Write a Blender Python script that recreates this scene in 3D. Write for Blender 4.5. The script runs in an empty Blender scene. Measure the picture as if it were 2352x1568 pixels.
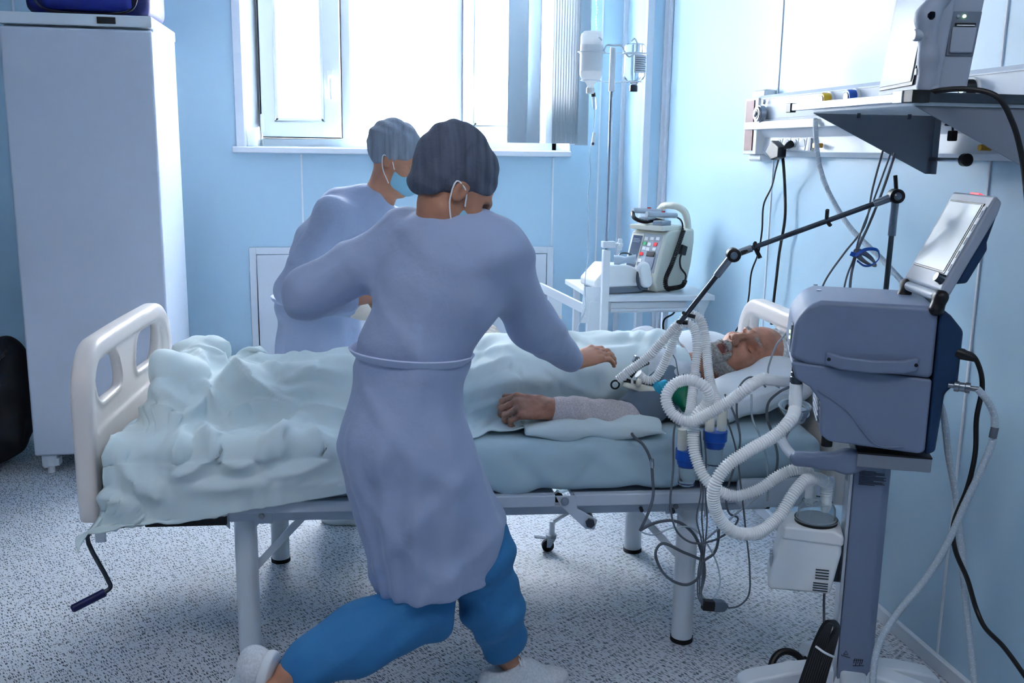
import bpy, bmesh, math, random
import numpy as np
from mathutils import Vector, Matrix, Euler
random.seed(7); np.random.seed(7)
PI = math.pi
SC = bpy.context.scene
COL = SC.collection
# ---------------------------------------------------------------- camera
CF, CH = 2230.0, 1.5
_p, _y, _r = math.radians(11.2), math.radians(-9.9), math.radians(0.85)
_h = np.array([math.sin(-_y), math.cos(-_y), 0.0]); _rt = np.array([math.cos(-_y), -math.sin(-_y), 0.0])
FW = _h*math.cos(_p) + np.array([0, 0, -1.0])*math.sin(_p)
_up = np.cross(_rt, FW)
RT = _rt*math.cos(_r) + _up*math.sin(_r); UP = -_rt*math.sin(_r) + _up*math.cos(_r)
CP = np.array([0, 0, CH])
cam = bpy.data.cameras.new('camera'); camo = bpy.data.objects.new('camera', cam); COL.objects.link(camo)
cam.sensor_width = 36; cam.lens = CF/2352*36; cam.clip_start = 0.05; cam.clip_end = 100
camo.matrix_world = Matrix(((RT[0], UP[0], -FW[0], CP[0]), (RT[1], UP[1], -FW[1], CP[1]), (RT[2], UP[2], -FW[2], CP[2]), (0, 0, 0, 1)))
SC.camera = camo
# where the line of sight through a photo point meets a real plane of the room
def ray(px, py): return FW + RT*(px-1176)/CF - UP*(py-784)/CF
def AX(px, py, x): d = ray(px, py); return Vector(CP + d*((x-CP[0])/d[0]))
def AY(px, py, y): d = ray(px, py); return Vector(CP + d*((y-CP[1])/d[1]))
def AZ(px, py, z): d = ray(px, py); return Vector(CP + d*((z-CP[2])/d[2]))
# ---------------------------------------------------------------- world, light, exposure
SC.view_settings.view_transform = 'Standard'; SC.view_settings.look = 'None'
SC.view_settings.gamma = 1; SC.view_settings.exposure = 0.58; SC.view_settings.use_curve_mapping = False
wd = bpy.data.worlds.new('sky'); SC.world = wd; wd.use_nodes = True
bg = wd.node_tree.nodes['Background']; bg.inputs[0].default_value = (0.86, 0.93, 1.0, 1); bg.inputs[1].default_value = 3.5
def area(name, loc, rot, sx, sy, power, color, portal=False, spread=180):
    l = bpy.data.lights.new(name, 'AREA'); l.shape = 'RECTANGLE'; l.size = sx; l.size_y = sy; l.energy = power; l.color = color
    l.spread = math.radians(spread)
    if portal: l.cycles.is_portal = True
    o = bpy.data.objects.new(name, l); COL.objects.link(o); o.location = loc; o.rotation_euler = rot
    return o
area('daylight_window', (0.45, 5.95, 2.15), (math.radians(-90+20), 0, 0), 2.1, 1.5, 1150, (0.90, 0.95, 1.0))
area('fill_light_near', (-1.2, 1.1, 2.86), (0, 0, 0), 1.2, 0.6, 11, (0.95, 0.97, 1.0))  # added fill light at ceiling height, out of view
area('fill_light_side', (0.9, 0.6, 2.86), (0, 0, 0), 1.2, 0.6, 11, (0.95, 0.97, 1.0))  # second added fill light, also out of view
# ---------------------------------------------------------------- materials
def lin(c):
    if isinstance(c, str):
        c = c.lstrip('#'); c = [int(c[i:i+2], 16)/255 for i in (0, 2, 4)]
    return tuple((v/12.92 if v <= 0.04045 else ((v+0.055)/1.055)**2.4) for v in c[:3])
M = {}
def mat(name, color, rough=0.5, metal=0.0, trans=0.0, ior=1.45, alpha=1.0, emis=None, estr=0, noise=None, bump=None, coat=0, sheen=0, sss=0, thin=False):
    m = bpy.data.materials.new(name); m.use_nodes = True; nt = m.node_tree; b = nt.nodes['Principled BSDF']
    c = lin(color); b.inputs['Base Color'].default_value = (*c, 1); b.inputs['Roughness'].default_value = rough
    b.inputs['Metallic'].default_value = metal; b.inputs['IOR'].default_value = ior
    b.inputs['Transmission Weight'].default_value = trans; b.inputs['Alpha'].default_value = alpha
    b.inputs['Coat Weight'].default_value = coat; b.inputs['Sheen Weight'].default_value = sheen
    if sss:
        b.inputs['Subsurface Weight'].default_value = sss; b.inputs['Subsurface Radius'].default_value = (0.01, 0.004, 0.002); b.inputs['Subsurface Scale'].default_value = 1.0
    if emis: b.inputs['Emission Color'].default_value = (*lin(emis), 1); b.inputs['Emission Strength'].default_value = estr
    tc = None
    def coords():
        nonlocal tc
        if tc is None: tc = nt.nodes.new('ShaderNodeTexCoord')
        return tc.outputs['Object']
    if noise:   # (scale, amount, [stretch])
        n = nt.nodes.new('ShaderNodeTexNoise'); n.inputs['Scale'].default_value = noise[0]; n.inputs['Detail'].default_value = 5
        if len(noise) > 2:
            mp = nt.nodes.new('ShaderNodeMapping'); mp.inputs['Scale'].default_value = noise[2]; nt.links.new(coords(), mp.inputs[0]); nt.links.new(mp.outputs[0], n.inputs['Vector'])
        else: nt.links.new(coords(), n.inputs['Vector'])
        r = nt.nodes.new('ShaderNodeValToRGB'); r.color_ramp.elements[0].position = 0.3; r.color_ramp.elements[1].position = 0.7
        a = noise[1]; r.color_ramp.elements[0].color = (*[v*(1-a) for v in c], 1); r.color_ramp.elements[1].color = (*[min(1, v*(1+a*0.6)) for v in c], 1)
        nt.links.new(n.outputs[0], r.inputs[0]); nt.links.new(r.outputs[0], b.inputs['Base Color'])
    if bump:    # (scale, strength, distance)
        n = nt.nodes.new('ShaderNodeTexNoise'); n.inputs['Scale'].default_value = bump[0]; n.inputs['Detail'].default_value = 4; nt.links.new(coords(), n.inputs['Vector'])
        bp = nt.nodes.new('ShaderNodeBump'); bp.inputs['Strength'].default_value = bump[1]; bp.inputs['Distance'].default_value = bump[2]
        nt.links.new(n.outputs[0], bp.inputs['Height']); nt.links.new(bp.outputs[0], b.inputs['Normal'])
    M[name] = m
    return m
mat('wall_blue', '#b6d5e9', 0.34, bump=(6, 0.04, 0.02), noise=(1.2, 0.03))
mat('wall_white', '#e9eef6', 0.5)
mat('ceiling', '#c0cad6', 0.8)  # out of view; greyed to weaken bounced light
mat('wall_dim', '#6f8ea6', 0.5, noise=(1.2, 0.03))  # for the unseen walls; darkened to cut bounce and raise contrast
mat('trim_white', '#dfe6f0', 0.4)
mat('pvc', '#f2f6fa', 0.28)
mat('gasket', '#10151c', 0.6)
mat('glass', '#ffffff', 0.0, trans=1.0, ior=1.01)
mat('fridge', '#d7deed', 0.22, noise=(2.5, 0.03))
mat('enamel', '#e4ebf3', 0.3)
mat('enamel_frame', '#ccd6e4', 0.35, noise=(8, 0.05))
mat('black', '#0c0e12', 0.45)
mat('black_rubber', '#121419', 0.7)
mat('navy', '#0b1f7a', 0.55, noise=(7, 0.15))
mat('navy_dark', '#081050', 0.45)
mat('chrome', '#c8ced6', 0.14, metal=1.0)
mat('steel', '#8e959e', 0.3, metal=1.0)
mat('dark_steel', '#4b525b', 0.3, metal=0.9)
mat('blind', '#c0cfdb', 0.5)
mat('cream_plastic', '#efe6e2', 0.38)
mat('bone_plastic', '#dcdcd0', 0.4)
mat('white_plastic', '#f0f3f6', 0.35)
mat('grey_plastic', '#9aa3b2', 0.45, bump=(400, 0.1, 0.001))
mat('vent_grey', '#74819a', 0.42, bump=(500, 0.15, 0.001))
mat('vent_navy', '#0f2c4e', 0.45)
mat('screen', '#8f9dab', 0.22)
mat('screen_dark', '#243243', 0.15, emis='#2b4260', estr=0.4)
mat('panel_grey', '#6f7a8a', 0.4)
mat('shelf_grey', '#7b828f', 0.5)
mat('alu', '#c7ccd4', 0.3, metal=0.8)
mat('maroon', '#54091f', 0.5, noise=(60, 0.12))
mat('yellow', '#e3b321', 0.35)
mat('blue_plastic', '#0c4fae', 0.35)
mat('brass', '#b98a35', 0.3, metal=1.0)
mat('braid_tube', '#c3d0dd', 0.35, trans=0.15, ior=1.2, noise=(900, 0.25))
mat('hose_white', '#f7f9fb', 0.33)
mat('cable_grey', '#5d6672', 0.45)
mat('cable_light', '#a6b0bc', 0.4)
mat('clear', '#f4fafc', 0.03, trans=0.97, ior=1.42)
mat('clear_tube', '#dbe8f2', 0.15, trans=0.6, ior=1.2)
mat('milky', '#f6fbff', 0.35)
mat('cyan_plastic', '#46c8ee', 0.25, trans=0.3, ior=1.3)
mat('green_plastic', '#0f7d5c', 0.2, trans=0.3, ior=1.3)
mat('label', '#d9e0ea', 0.6)
mat('ink', '#20262e', 0.7)
mat('red', '#c8202c', 0.4)
mat('green', '#1d8a4c', 0.4)
mat('led_green', '#dfffd0', 0.4, emis='#c8ffb0', estr=3)
mat('led_red', '#ff5a5a', 0.4, emis='#ff3344', estr=1.5)
mat('sheet', '#d6e6ea', 0.75, sheen=0.2, bump=(900, 0.12, 0.001))
mat('sheet_blue', '#b9d2dd', 0.75, sheen=0.2, bump=(900, 0.12, 0.001))
mat('pillow', '#e6edf3', 0.75, sheen=0.2, bump=(14, 0.25, 0.02))
mat('shirt', '#dde2ea', 0.8, noise=(30, 0.08), bump=(26, 0.35, 0.012))
mat('sleeve', '#cfc6ca', 0.85, noise=(260, 0.25), bump=(20, 0.35, 0.01))
mat('gown', '#a0aece', 0.8, noise=(2.5, 0.05), bump=(12, 0.35, 0.02), sheen=0.15)
mat('gown_belt', '#c2cdea', 0.8)
mat('trousers_blue', '#3379ad', 0.8, noise=(3, 0.12), bump=(10, 0.4, 0.025))
mat('trousers_teal', '#6c9bb4', 0.8, noise=(3, 0.1), bump=(10, 0.4, 0.025))
mat('cap_dark', '#565d6e', 0.85, noise=(6, 0.3, (14, 1, 1)), bump=(60, 0.4, 0.01))
mat('cap_light', '#8b95a5', 0.85, noise=(6, 0.25, (14, 1, 1)), bump=(60, 0.4, 0.01))
mat('mask_blue', '#8fc4dc', 0.8)
mat('glove', '#e2d8ce', 0.5, bump=(60, 0.3, 0.004))
mat('shoe', '#dfe2e8', 0.6, noise=(160, 0.15), bump=(220, 0.4, 0.003))
mat('shoe_sole', '#e9ecf0', 0.5)
mat('skin_old', '#b5826c', 0.5, sss=0.12, noise=(26, 0.28), bump=(70, 0.5, 0.004))
mat('skin', '#c08a70', 0.5, sss=0.12, noise=(20, 0.15))
mat('lip', '#7c4640', 0.5)
mat('hair_white', '#eceeed', 0.6, noise=(90, 0.35), bump=(150, 0.8, 0.006))
mat('beard', '#c6c6c3', 0.7, noise=(120, 0.45), bump=(220, 1.0, 0.006))
mat('cuff_grey', '#5f6f80', 0.8, bump=(300, 0.2, 0.002), noise=(9, 0.12))
mat('hair_dark', '#2e211b', 0.6)
def translucent(name, color, amt, rough=0.35):
    m = M[name]; nt = m.node_tree; b = nt.nodes['Principled BSDF']; t = nt.nodes.new('ShaderNodeBsdfTranslucent'); t.inputs[0].default_value = (*lin(color), 1)
    x = nt.nodes.new('ShaderNodeMixShader'); x.inputs[0].default_value = amt; nt.links.new(b.outputs[0], x.inputs[1]); nt.links.new(t.outputs[0], x.inputs[2]); nt.links.new(x.outputs[0], nt.nodes['Material Output'].inputs[0])
translucent('milky', '#ffffff', 0.55)
def floor_material():
    m = bpy.data.materials.new('floor_vinyl'); m.use_nodes = True; nt = m.node_tree; b = nt.nodes['Principled BSDF']
    tc = nt.nodes.new('ShaderNodeTexCoord'); mix_in = None
    base = lin('#d2d7df'); prev = None
    for k, (rot, sc, thr, dark) in enumerate(((-60, (44, 165, 1), 0.30, '#3a414e'), (-52, (56, 220, 1), 0.27, '#5d6675'), (-66, (70, 250, 1), 0.3, '#8d97a8'))):
        mp = nt.nodes.new('ShaderNodeMapping'); mp.vector_type = 'TEXTURE'
        mp.inputs['Rotation'].default_value = (0, 0, math.radians(rot)); mp.inputs['Scale'].default_value = (1/sc[0], 1/sc[1], 1)
        mp.inputs['Location'].default_value = (k*3.3, k*1.7, 0)
        nt.links.new(tc.outputs['Object'], mp.inputs[0])
        v = nt.nodes.new('ShaderNodeTexVoronoi'); v.voronoi_dimensions = '2D'; v.inputs['Scale'].default_value = 1.0; nt.links.new(mp.outputs[0], v.inputs['Vector'])
        lt = nt.nodes.new('ShaderNodeMath'); lt.operation = 'LESS_THAN'; lt.inputs[1].default_value = thr; nt.links.new(v.outputs['Distance'], lt.inputs[0])
        sp = nt.nodes.new('ShaderNodeSeparateColor'); nt.links.new(v.outputs['Color'], sp.inputs[0])
        gt = nt.nodes.new('ShaderNodeMath'); gt.operation = 'GREATER_THAN'; gt.inputs[1].default_value = (0.62, 0.6, 0.72)[k]; nt.links.new(sp.outputs[0], gt.inputs[0])
        mu = nt.nodes.new('ShaderNodeMath'); mu.operation = 'MULTIPLY'; nt.links.new(lt.outputs[0], mu.inputs[0]); nt.links.new(gt.outputs[0], mu.inputs[1])
        mx = nt.nodes.new('ShaderNodeMix'); mx.data_type = 'RGBA'; nt.links.new(mu.outputs[0], mx.inputs['Factor'])
        if prev is None: mx.inputs['A'].default_value = (*base, 1)
        else: nt.links.new(prev, mx.inputs['A'])
        mx.inputs['B'].default_value = (*lin(dark), 1); prev = mx.outputs['Result']
    nt.links.new(prev, b.inputs['Base Color']); b.inputs['Roughness'].default_value = 0.42
    M['floor'] = m
floor_material()
# ---------------------------------------------------------------- object helpers
def V(*a): return Vector(a[0]) if len(a) == 1 else Vector(a)
class MB:
    """collects vertices and faces of one mesh"""
    def __init__(s): s.v = []; s.f = []
    def add(s, vs, fs, mx=None):
        o = len(s.v)
        for p in vs:
            p = Vector(p); s.v.append(mx @ p if mx is not None else p)
        for f in fs: s.f.append([i+o for i in f])
        return s
    def box(s, c, size, rot=None, mx=None):
        hx, hy, hz = size[0]/2, size[1]/2, size[2]/2
        r = Euler(rot).to_matrix() if rot else None
        vs = []
        for x, y, z in ((-1,-1,-1),(1,-1,-1),(1,1,-1),(-1,1,-1),(-1,-1,1),(1,-1,1),(1,1,1),(-1,1,1)):
            p = Vector((x*hx, y*hy, z*hz));
            if r: p = r @ p
            vs.append(p+Vector(c))
        return s.add(vs, [(3,2,1,0),(4,5,6,7),(0,1,5,4),(1,2,6,5),(2,3,7,6),(3,0,4,7)], mx)
    def hexa(s, p8, mx=None): return s.add(p8, [(3,2,1,0),(4,5,6,7),(0,1,5,4),(1,2,6,5),(2,3,7,6),(3,0,4,7)], mx)
    def prism(s, pts, a, b, mx=None):
        """pts: list of 3D points (closed outline) extruded by vector b-a"""
        n = len(pts); d = Vector(b)-Vector(a)
        vs = [Vector(p) for p in pts]+[Vector(p)+d for p in pts]
        fs = [tuple(range(n))[::-1], tuple(range(n, 2*n))]+[(i, (i+1) % n, (i+1) % n+n, i+n) for i in range(n)]
        return s.add(vs, fs, mx)
    def cyl(s, a, b, r, r2=None, n=20, cap=True):
        return s.lathe(a, b, [(0, r), (1, r if r2 is None else r2)], n, cap)
    def lathe(s, a, b, prof, n=24, cap=True):
        """profile of (t along a->b, radius)"""
        a = Vector(a); b = Vector(b); d = b-a; z = d.normalized(); x = z.orthogonal().normalized(); y = z.cross(x)
        vs = []; fs = []
        for t, r in prof:
            for k in range(n):
                an = 2*PI*k/n; vs.append(a+d*t+(x*math.cos(an)+y*math.sin(an))*r)
        m = len(prof)
        for i in range(m-1):
            for k in range(n): fs.append((i*n+k, i*n+(k+1) % n, (i+1)*n+(k+1) % n, (i+1)*n+k))
        if cap: fs.append(tuple(range(n))[::-1]); fs.append(tuple((m-1)*n+k for k in range(n)))
        return s.add(vs, fs)
    def tube(s, pts, r, n=10, sub=8, closed=False, cap=True, ribs=None, flat=None):
        """smooth sweep through points; r a number or f(t); ribs=(pitch, depth) makes a corrugated hose; flat=(w,h) makes a band"""
        P = spline(pts, sub, closed)
        if ribs:
            P = resample(P, ribs[0]/4.0)
        T = frames(P, closed)
        vs = []; fs = []; m = len(P)
        for i, (p, x, y) in enumerate(zip(P, T[0], T[1])):
            rr = r(i/(m-1)) if callable(r) else r
            if ribs: rr = rr-ribs[1]*(0 if i % 4 in (0, 1) else 1)
            for k in range(n):
                an = 2*PI*k/n; cx, cy = math.cos(an)*rr, math.sin(an)*rr
                if flat: cx, cy = math.copysign(min(abs(math.cos(an))*1.3, 1), math.cos(an))*flat[0]/2, math.sin(an)*flat[1]/2
                vs.append(p+x*cx+y*cy)
        mm = m if closed else m-1
        for i in range(mm):
            j = (i+1) % m
            for k in range(n): fs.append((i*n+k, i*n+(k+1) % n, j*n+(k+1) % n, j*n+k))
        if cap and not closed: fs.append(tuple(range(n))[::-1]); fs.append(tuple((m-1)*n+k for k in range(n)))
        return s.add(vs, fs)
    def ball(s, c, r, n=16, m=10, sc=(1, 1, 1)):
        vs = []; fs = []; c = Vector(c)
        for i in range(m+1):
            ph = PI*i/m
            for k in range(n):
                th = 2*PI*k/n; vs.append(c+Vector((math.sin(ph)*math.cos(th)*r*sc[0], math.sin(ph)*math.sin(th)*r*sc[1], math.cos(ph)*r*sc[2])))
        for i in range(m):
            for k in range(n): fs.append((i*n+k, (i+1)*n+k, (i+1)*n+(k+1) % n, i*n+(k+1) % n))
        return s.add(vs, fs)
    def build(s, name, m, parent=None, bev=0, seg=2, smooth=True, ang=35, subsurf=0, solid=0):
        me = bpy.data.meshes.new(name); me.from_pydata([tuple(v) for v in s.v], [], s.f); me.validate()
        bm = bmesh.new(); bm.from_mesh(me); bmesh.ops.remove_doubles(bm, verts=bm.verts, dist=1e-6); bmesh.ops.recalc_face_normals(bm, faces=bm.faces); bm.to_mesh(me); bm.free()
        if smooth:
            me.polygons.foreach_set('use_smooth', [True]*len(me.polygons)); me.set_sharp_from_angle(angle=math.radians(ang))
        mm = M[m] if isinstance(m, str) else m
        me.materials.append(mm)
        o = bpy.data.objects.new(name, me); COL.objects.link(o)
        if parent is not None: o.parent = parent
        if solid:
            d = o.modifiers.new('thick', 'SOLIDIFY'); d.thickness = solid; d.offset = 0
        if bev:
            b = o.modifiers.new('bevel', 'BEVEL'); b.width = bev; b.segments = seg; b.limit_method = 'ANGLE'; b.angle_limit = math.radians(30); b.harden_normals = True
        if subsurf:
            b = o.modifiers.new('subdiv', 'SUBSURF'); b.levels = subsurf; b.render_levels = subsurf
        return o
def spline(pts, sub=8, closed=False):
    P = [Vector(p) for p in pts]; n = len(P)
    if n < 3: 
        return [P[0].lerp(P[1], t/ sub) for t in range(sub+1)]
    out = []
    rng = range(n) if closed else range(n-1)
    for i in rng:
        p0 = P[(i-1) % n] if closed or i > 0 else P[0]*2-P[1]
        p1 = P[i]; p2 = P[(i+1) % n]; p3 = P[(i+2) % n] if closed or i+2 < n else P[n-1]*2-P[n-2]
        # centripetal parametrisation
        d1 = max((p1-p0).length, 1e-5)**.5; d2 = max((p2-p1).length, 1e-5)**.5; d3 = max((p3-p2).length, 1e-5)**.5
        for k in range(sub):
            t = k/sub
            m1 = (p2-p1)+((p1-p0)/d1-(p2-p0)/(d1+d2))*d2; m2 = (p2-p1)+((p3-p2)/d3-(p3-p1)/(d2+d3))*d2
            t2, t3 = t*t, t*t*t
            out.append(p1*(2*t3-3*t2+1)+m1*(t3-2*t2+t)+p2*(-2*t3+3*t2)+m2*(t3-t2))
    if not closed: out.append(P[-1])
    return out
def resample(P, step):
    L = [0]
    for a, b in zip(P, P[1:]): L.append(L[-1]+(b-a).length)
    n = max(4, int(L[-1]/step)); n = (n//4)*4+1; out = []; j = 0
    for i in range(n+1):
        s = L[-1]*i/n
        while j < len(L)-2 and L[j+1] < s: j += 1
        t = (s-L[j])/max(L[j+1]-L[j], 1e-9); out.append(P[j].lerp(P[j+1], min(max(t, 0), 1)))
    return out
def frames(P, closed=False):
    n = len(P); X = []; Y = []
    T = [((P[(i+1) % n] if (closed or i < n-1) else P[i])-(P[i-1] if (closed or i > 0) else P[i])).normalized() for i in range(n)]
    x = T[0].orthogonal().normalized()
    for i in range(n):
        x = (x-T[i]*x.dot(T[i]))
        x = x.normalized() if x.length > 1e-6 else T[i].orthogonal().normalized()
        X.append(x.copy()); Y.append(T[i].cross(x))
    return X, Y
def tag(o, label=None, cat=None, group=None, kind=None):
    if label: o['label'] = label
    if cat: o['category'] = cat
    if group: o['group'] = group
    if kind: o['kind'] = kind
    return o
def thing(name, label, cat, loc=(0, 0, 0), rotz=0, group=None, rot=None):
    o = bpy.data.objects.new(name, None); COL.objects.link(o); o.location = loc
    o.rotation_euler = rot if rot else (0, 0, rotz); o.empty_display_size = 0.05
    return tag(o, label, cat, group)
def struct(o): o['kind'] = 'structure'; return o
def box(name, c, size, m, parent=None, bev=0, rot=None, seg=2): return MB().box(c, size, rot).build(name, m, parent, bev, seg)
def copy_tree(o, parent=None):
    c = o.copy(); COL.objects.link(c)
    if parent is not None: c.parent = parent
    for ch in [x for x in COL.objects if x.parent == o]: copy_tree(ch, c)
    return c
# ---------------------------------------------------------------- implicit surfaces for organic shapes
class SDF:
    def __init__(s, lo, hi, h):
        s.lo = np.array(lo, float); s.h = h
        n = np.ceil((np.array(hi)-s.lo)/h).astype(int)+1; s.n = n
        s.ax = [(s.lo[i]+np.arange(n[i])*h).astype(np.float32) for i in range(3)]
        s.F = np.full(n, 1.0, np.float32)
    @property
    def X(s): return s.ax[0][:, None, None]
    @property
    def Y(s): return s.ax[1][None, :, None]
    @property
    def Z(s): return s.ax[2][None, None, :]
    def region(s, lo, hi):
        sl = []
        for i in range(3):
            a = int(np.clip(math.floor((lo[i]-s.lo[i])/s.h), 0, s.n[i]-1)); b = int(np.clip(math.ceil((hi[i]-s.lo[i])/s.h)+1, a+1, s.n[i])); sl.append(slice(a, b))
        return tuple(sl), s.ax[0][sl[0]][:, None, None], s.ax[1][sl[1]][None, :, None], s.ax[2][sl[2]][None, None, :]
    def _comb(s, d, k, op='+', sl=(slice(None),)*3):
        F = s.F[sl]
        if op == '-': d = -d
        if op == '+':
            if k > 0:
                hh = np.clip(0.5+0.5*(F-d)/k, 0, 1); s.F[sl] = F*(1-hh)+d*hh-k*hh*(1-hh)
            else: s.F[sl] = np.minimum(F, d)
        else:
            if k > 0:
                hh = np.clip(0.5-0.5*(F-d)/k, 0, 1); s.F[sl] = F*(1-hh)+d*hh+k*hh*(1-hh)
            else: s.F[sl] = np.maximum(F, d)
        return s
    def cap(s, a, b, ra, rb=None, k=0.02, op='+'):
        rb = ra if rb is None else rb
        a = np.array(a, float); b = np.array(b, float); d = b-a; L = d@d
        m = max(ra, rb)+k+4*s.h
        sl, X, Y, Z = s.region(np.minimum(a, b)-m, np.maximum(a, b)+m)
        px, py, pz = X-a[0], Y-a[1], Z-a[2]
        t = np.clip((px*d[0]+py*d[1]+pz*d[2])/max(L, 1e-9), 0, 1)
        dist = np.sqrt((px-t*d[0])**2+(py-t*d[1])**2+(pz-t*d[2])**2)-(ra+(rb-ra)*t)
        return s._comb(dist.astype(np.float32), k, op, sl)
    def chain(s, pts, rs, k=0.02):
        for i in range(len(pts)-1): s.cap(pts[i], pts[i+1], rs[i], rs[i+1], k)
        return s
    def ell(s, c, r, rot=None, k=0.02, op='+'):
        c = np.array(c, float); m = max(r)+k+4*s.h
        sl, X, Y, Z = s.region(c-m, c+m)
        x, y, z = X-c[0], Y-c[1], Z-c[2]; p = [x, y, z]
        if rot is not None:
            R = np.array(rot if isinstance(rot, (Matrix, np.ndarray)) else Euler(rot).to_matrix()).T
            p = [R[i][0]*x+R[i][1]*y+R[i][2]*z for i in range(3)]
        q = np.sqrt((p[0]/r[0])**2+(p[1]/r[1])**2+(p[2]/r[2])**2); q2 = np.sqrt((p[0]/r[0]**2)**2+(p[1]/r[1]**2)**2+(p[2]/r[2]**2)**2)
        return s._comb((q*(q-1)/np.maximum(q2, 1e-6)).astype(np.float32), k, op, sl)
    def bx(s, c, half, r=0.01, rot=None, k=0.0, op='+'):
        c = np.array(c, float); x, y, z = s.X-c[0], s.Y-c[1], s.Z-c[2]; p = [x, y, z]
        if rot is not None:
            R = np.array(Euler(rot).to_matrix()).T; p = [R[i][0]*x+R[i][1]*y+R[i][2]*z for i in range(3)]
        q = [np.abs(p[i])-(half[i]-r) for i in range(3)]
        d = np.sqrt(sum(np.maximum(v, 0)**2 for v in q))+np.minimum(np.maximum(np.maximum(q[0], q[1]), q[2]), 0)-r
        return s._comb(d, k, op)
    def plane(s, p, nrm, k=0.0, op='&'):
        n = np.array(nrm, float); n /= np.linalg.norm(n)
        return s._comb(((s.X-p[0])*n[0]+(s.Y-p[1])*n[1]+(s.Z-p[2])*n[2]).astype(np.float32), k, op)
    def disp(s, fn): s.F = s.F+fn(s.X, s.Y, s.Z).astype(np.float32); return s
    def near(s, lo, hi, fn):
        sl, X, Y, Z = s.region(lo, hi); s.F[sl] += fn(X, Y, Z).astype(np.float32); return s
    def mesh(s):
        F, h, lo = s.F, s.h, s.lo
        ins = F < 0; nx, ny, nz = F.shape
        c = [(i, j, k) for i in (0, 1) for j in (0, 1) for k in (0, 1)]
        sl = lambda A, o: A[o[0]:nx-1+o[0], o[1]:ny-1+o[1], o[2]:nz-1+o[2]]
        cnt = sum(sl(ins, o).astype(np.int8) for o in c); act = (cnt > 0) & (cnt < 8)
        idx = np.argwhere(act); vid = np.full(act.shape, -1, np.int32); vid[act] = np.arange(len(idx))
        pos = np.zeros((len(idx), 3)); wt = np.zeros(len(idx)); I, J, K = idx.T
        for a in c:
            for ax in range(3):
                if a[ax] == 1: continue
                b = list(a); b[ax] = 1
                fa = F[I+a[0], J+a[1], K+a[2]]; fb = F[I+b[0], J+b[1], K+b[2]]
                cr = (fa < 0) != (fb < 0); t = np.where(cr, fa/np.where(cr, fa-fb, 1), 0)
                for d in range(3): pos[:, d] += cr*(a[d]+(t if d == ax else 0))
                wt += cr
        pos = lo+(idx+pos/wt[:, None])*h
        quads = []
        for ax in range(3):
            u, v = [(1, 2), (2, 0), (0, 1)][ax]
            A = np.take(ins, range(0, ins.shape[ax]-1), ax); B = np.take(ins, range(1, ins.shape[ax]), ax)
            e = np.argwhere(A != B)
            e = e[(e[:, u] > 0) & (e[:, v] > 0) & (e[:, u] < F.shape[u]-1) & (e[:, v] < F.shape[v]-1)]
            fl = A[e[:, 0], e[:, 1], e[:, 2]]
            def g(du, dv):
                q = e.copy(); q[:, u] -= du; q[:, v] -= dv; return vid[q[:, 0], q[:, 1], q[:, 2]]
            Q = np.stack([g(1, 1), g(0, 1), g(0, 0), g(1, 0)], 1)
            Q[~fl] = Q[~fl][:, ::-1]; quads.append(Q)
        Q = np.concatenate(quads); Q = Q[(Q >= 0).all(1)]
        return pos, Q
    def build(s, name, m, parent=None, smooth_it=1):
        pos, Q = s.mesh()
        me = bpy.data.meshes.new(name); me.from_pydata(pos.tolist(), [], Q.tolist()); me.validate()
        me.polygons.foreach_set('use_smooth', [True]*len(me.polygons)); me.materials.append(M[m] if isinstance(m, str) else m)
        o = bpy.data.objects.new(name, me); COL.objects.link(o)
        if parent is not None: o.parent = parent
        if smooth_it:
            d = o.modifiers.new('smooth', 'SMOOTH'); d.factor = 0.5; d.iterations = smooth_it*2
        return o
# ---------------------------------------------------------------- the room
RX, BY = 1.72, 5.548           # right wall plane, back wall plane
LX, FY, CZ = -3.0, -1.6, 2.9
OX0, OX1, OZ0, OZ1 = -0.525, 1.285, 1.497, 2.78
struct(box('floor', ((LX+RX)/2, (BY+FY)/2, -0.05), (RX-LX+0.4, BY-FY+0.4, 0.1), 'floor'))
struct(box('ceiling', ((LX+RX)/2, (BY+FY)/2, CZ+0.05), (RX-LX+0.4, BY-FY+0.4, 0.1), 'ceiling'))
m = MB(); T = 0.3; yc = BY+T/2
m.box(((LX+OX0)/2-0.1, yc, CZ/2), (OX0-LX+0.2, T, CZ)); m.box(((RX+OX1)/2+0.15, yc, CZ/2), (RX-OX1+0.3, T, CZ))
m.box(((OX0+OX1)/2, yc, OZ0/2), (OX1-OX0, T, OZ0)); m.box(((OX0+OX1)/2, yc, (CZ+OZ1)/2), (OX1-OX0, T, CZ-OZ1))
struct(m.build('wall_back', 'wall_blue', smooth=False))
struct(box('wall_right', (RX+0.1, (BY+FY)/2, CZ/2), (0.2, BY-FY+0.4, CZ), 'wall_blue'))
struct(box('wall_left', (LX-0.1, (BY+FY)/2, CZ/2), (0.2, BY-FY+0.4, CZ), 'wall_dim'))
struct(box('wall_front', ((LX+RX)/2, FY-0.1, CZ/2), (RX-LX, 0.2, CZ), 'wall_dim'))
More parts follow.
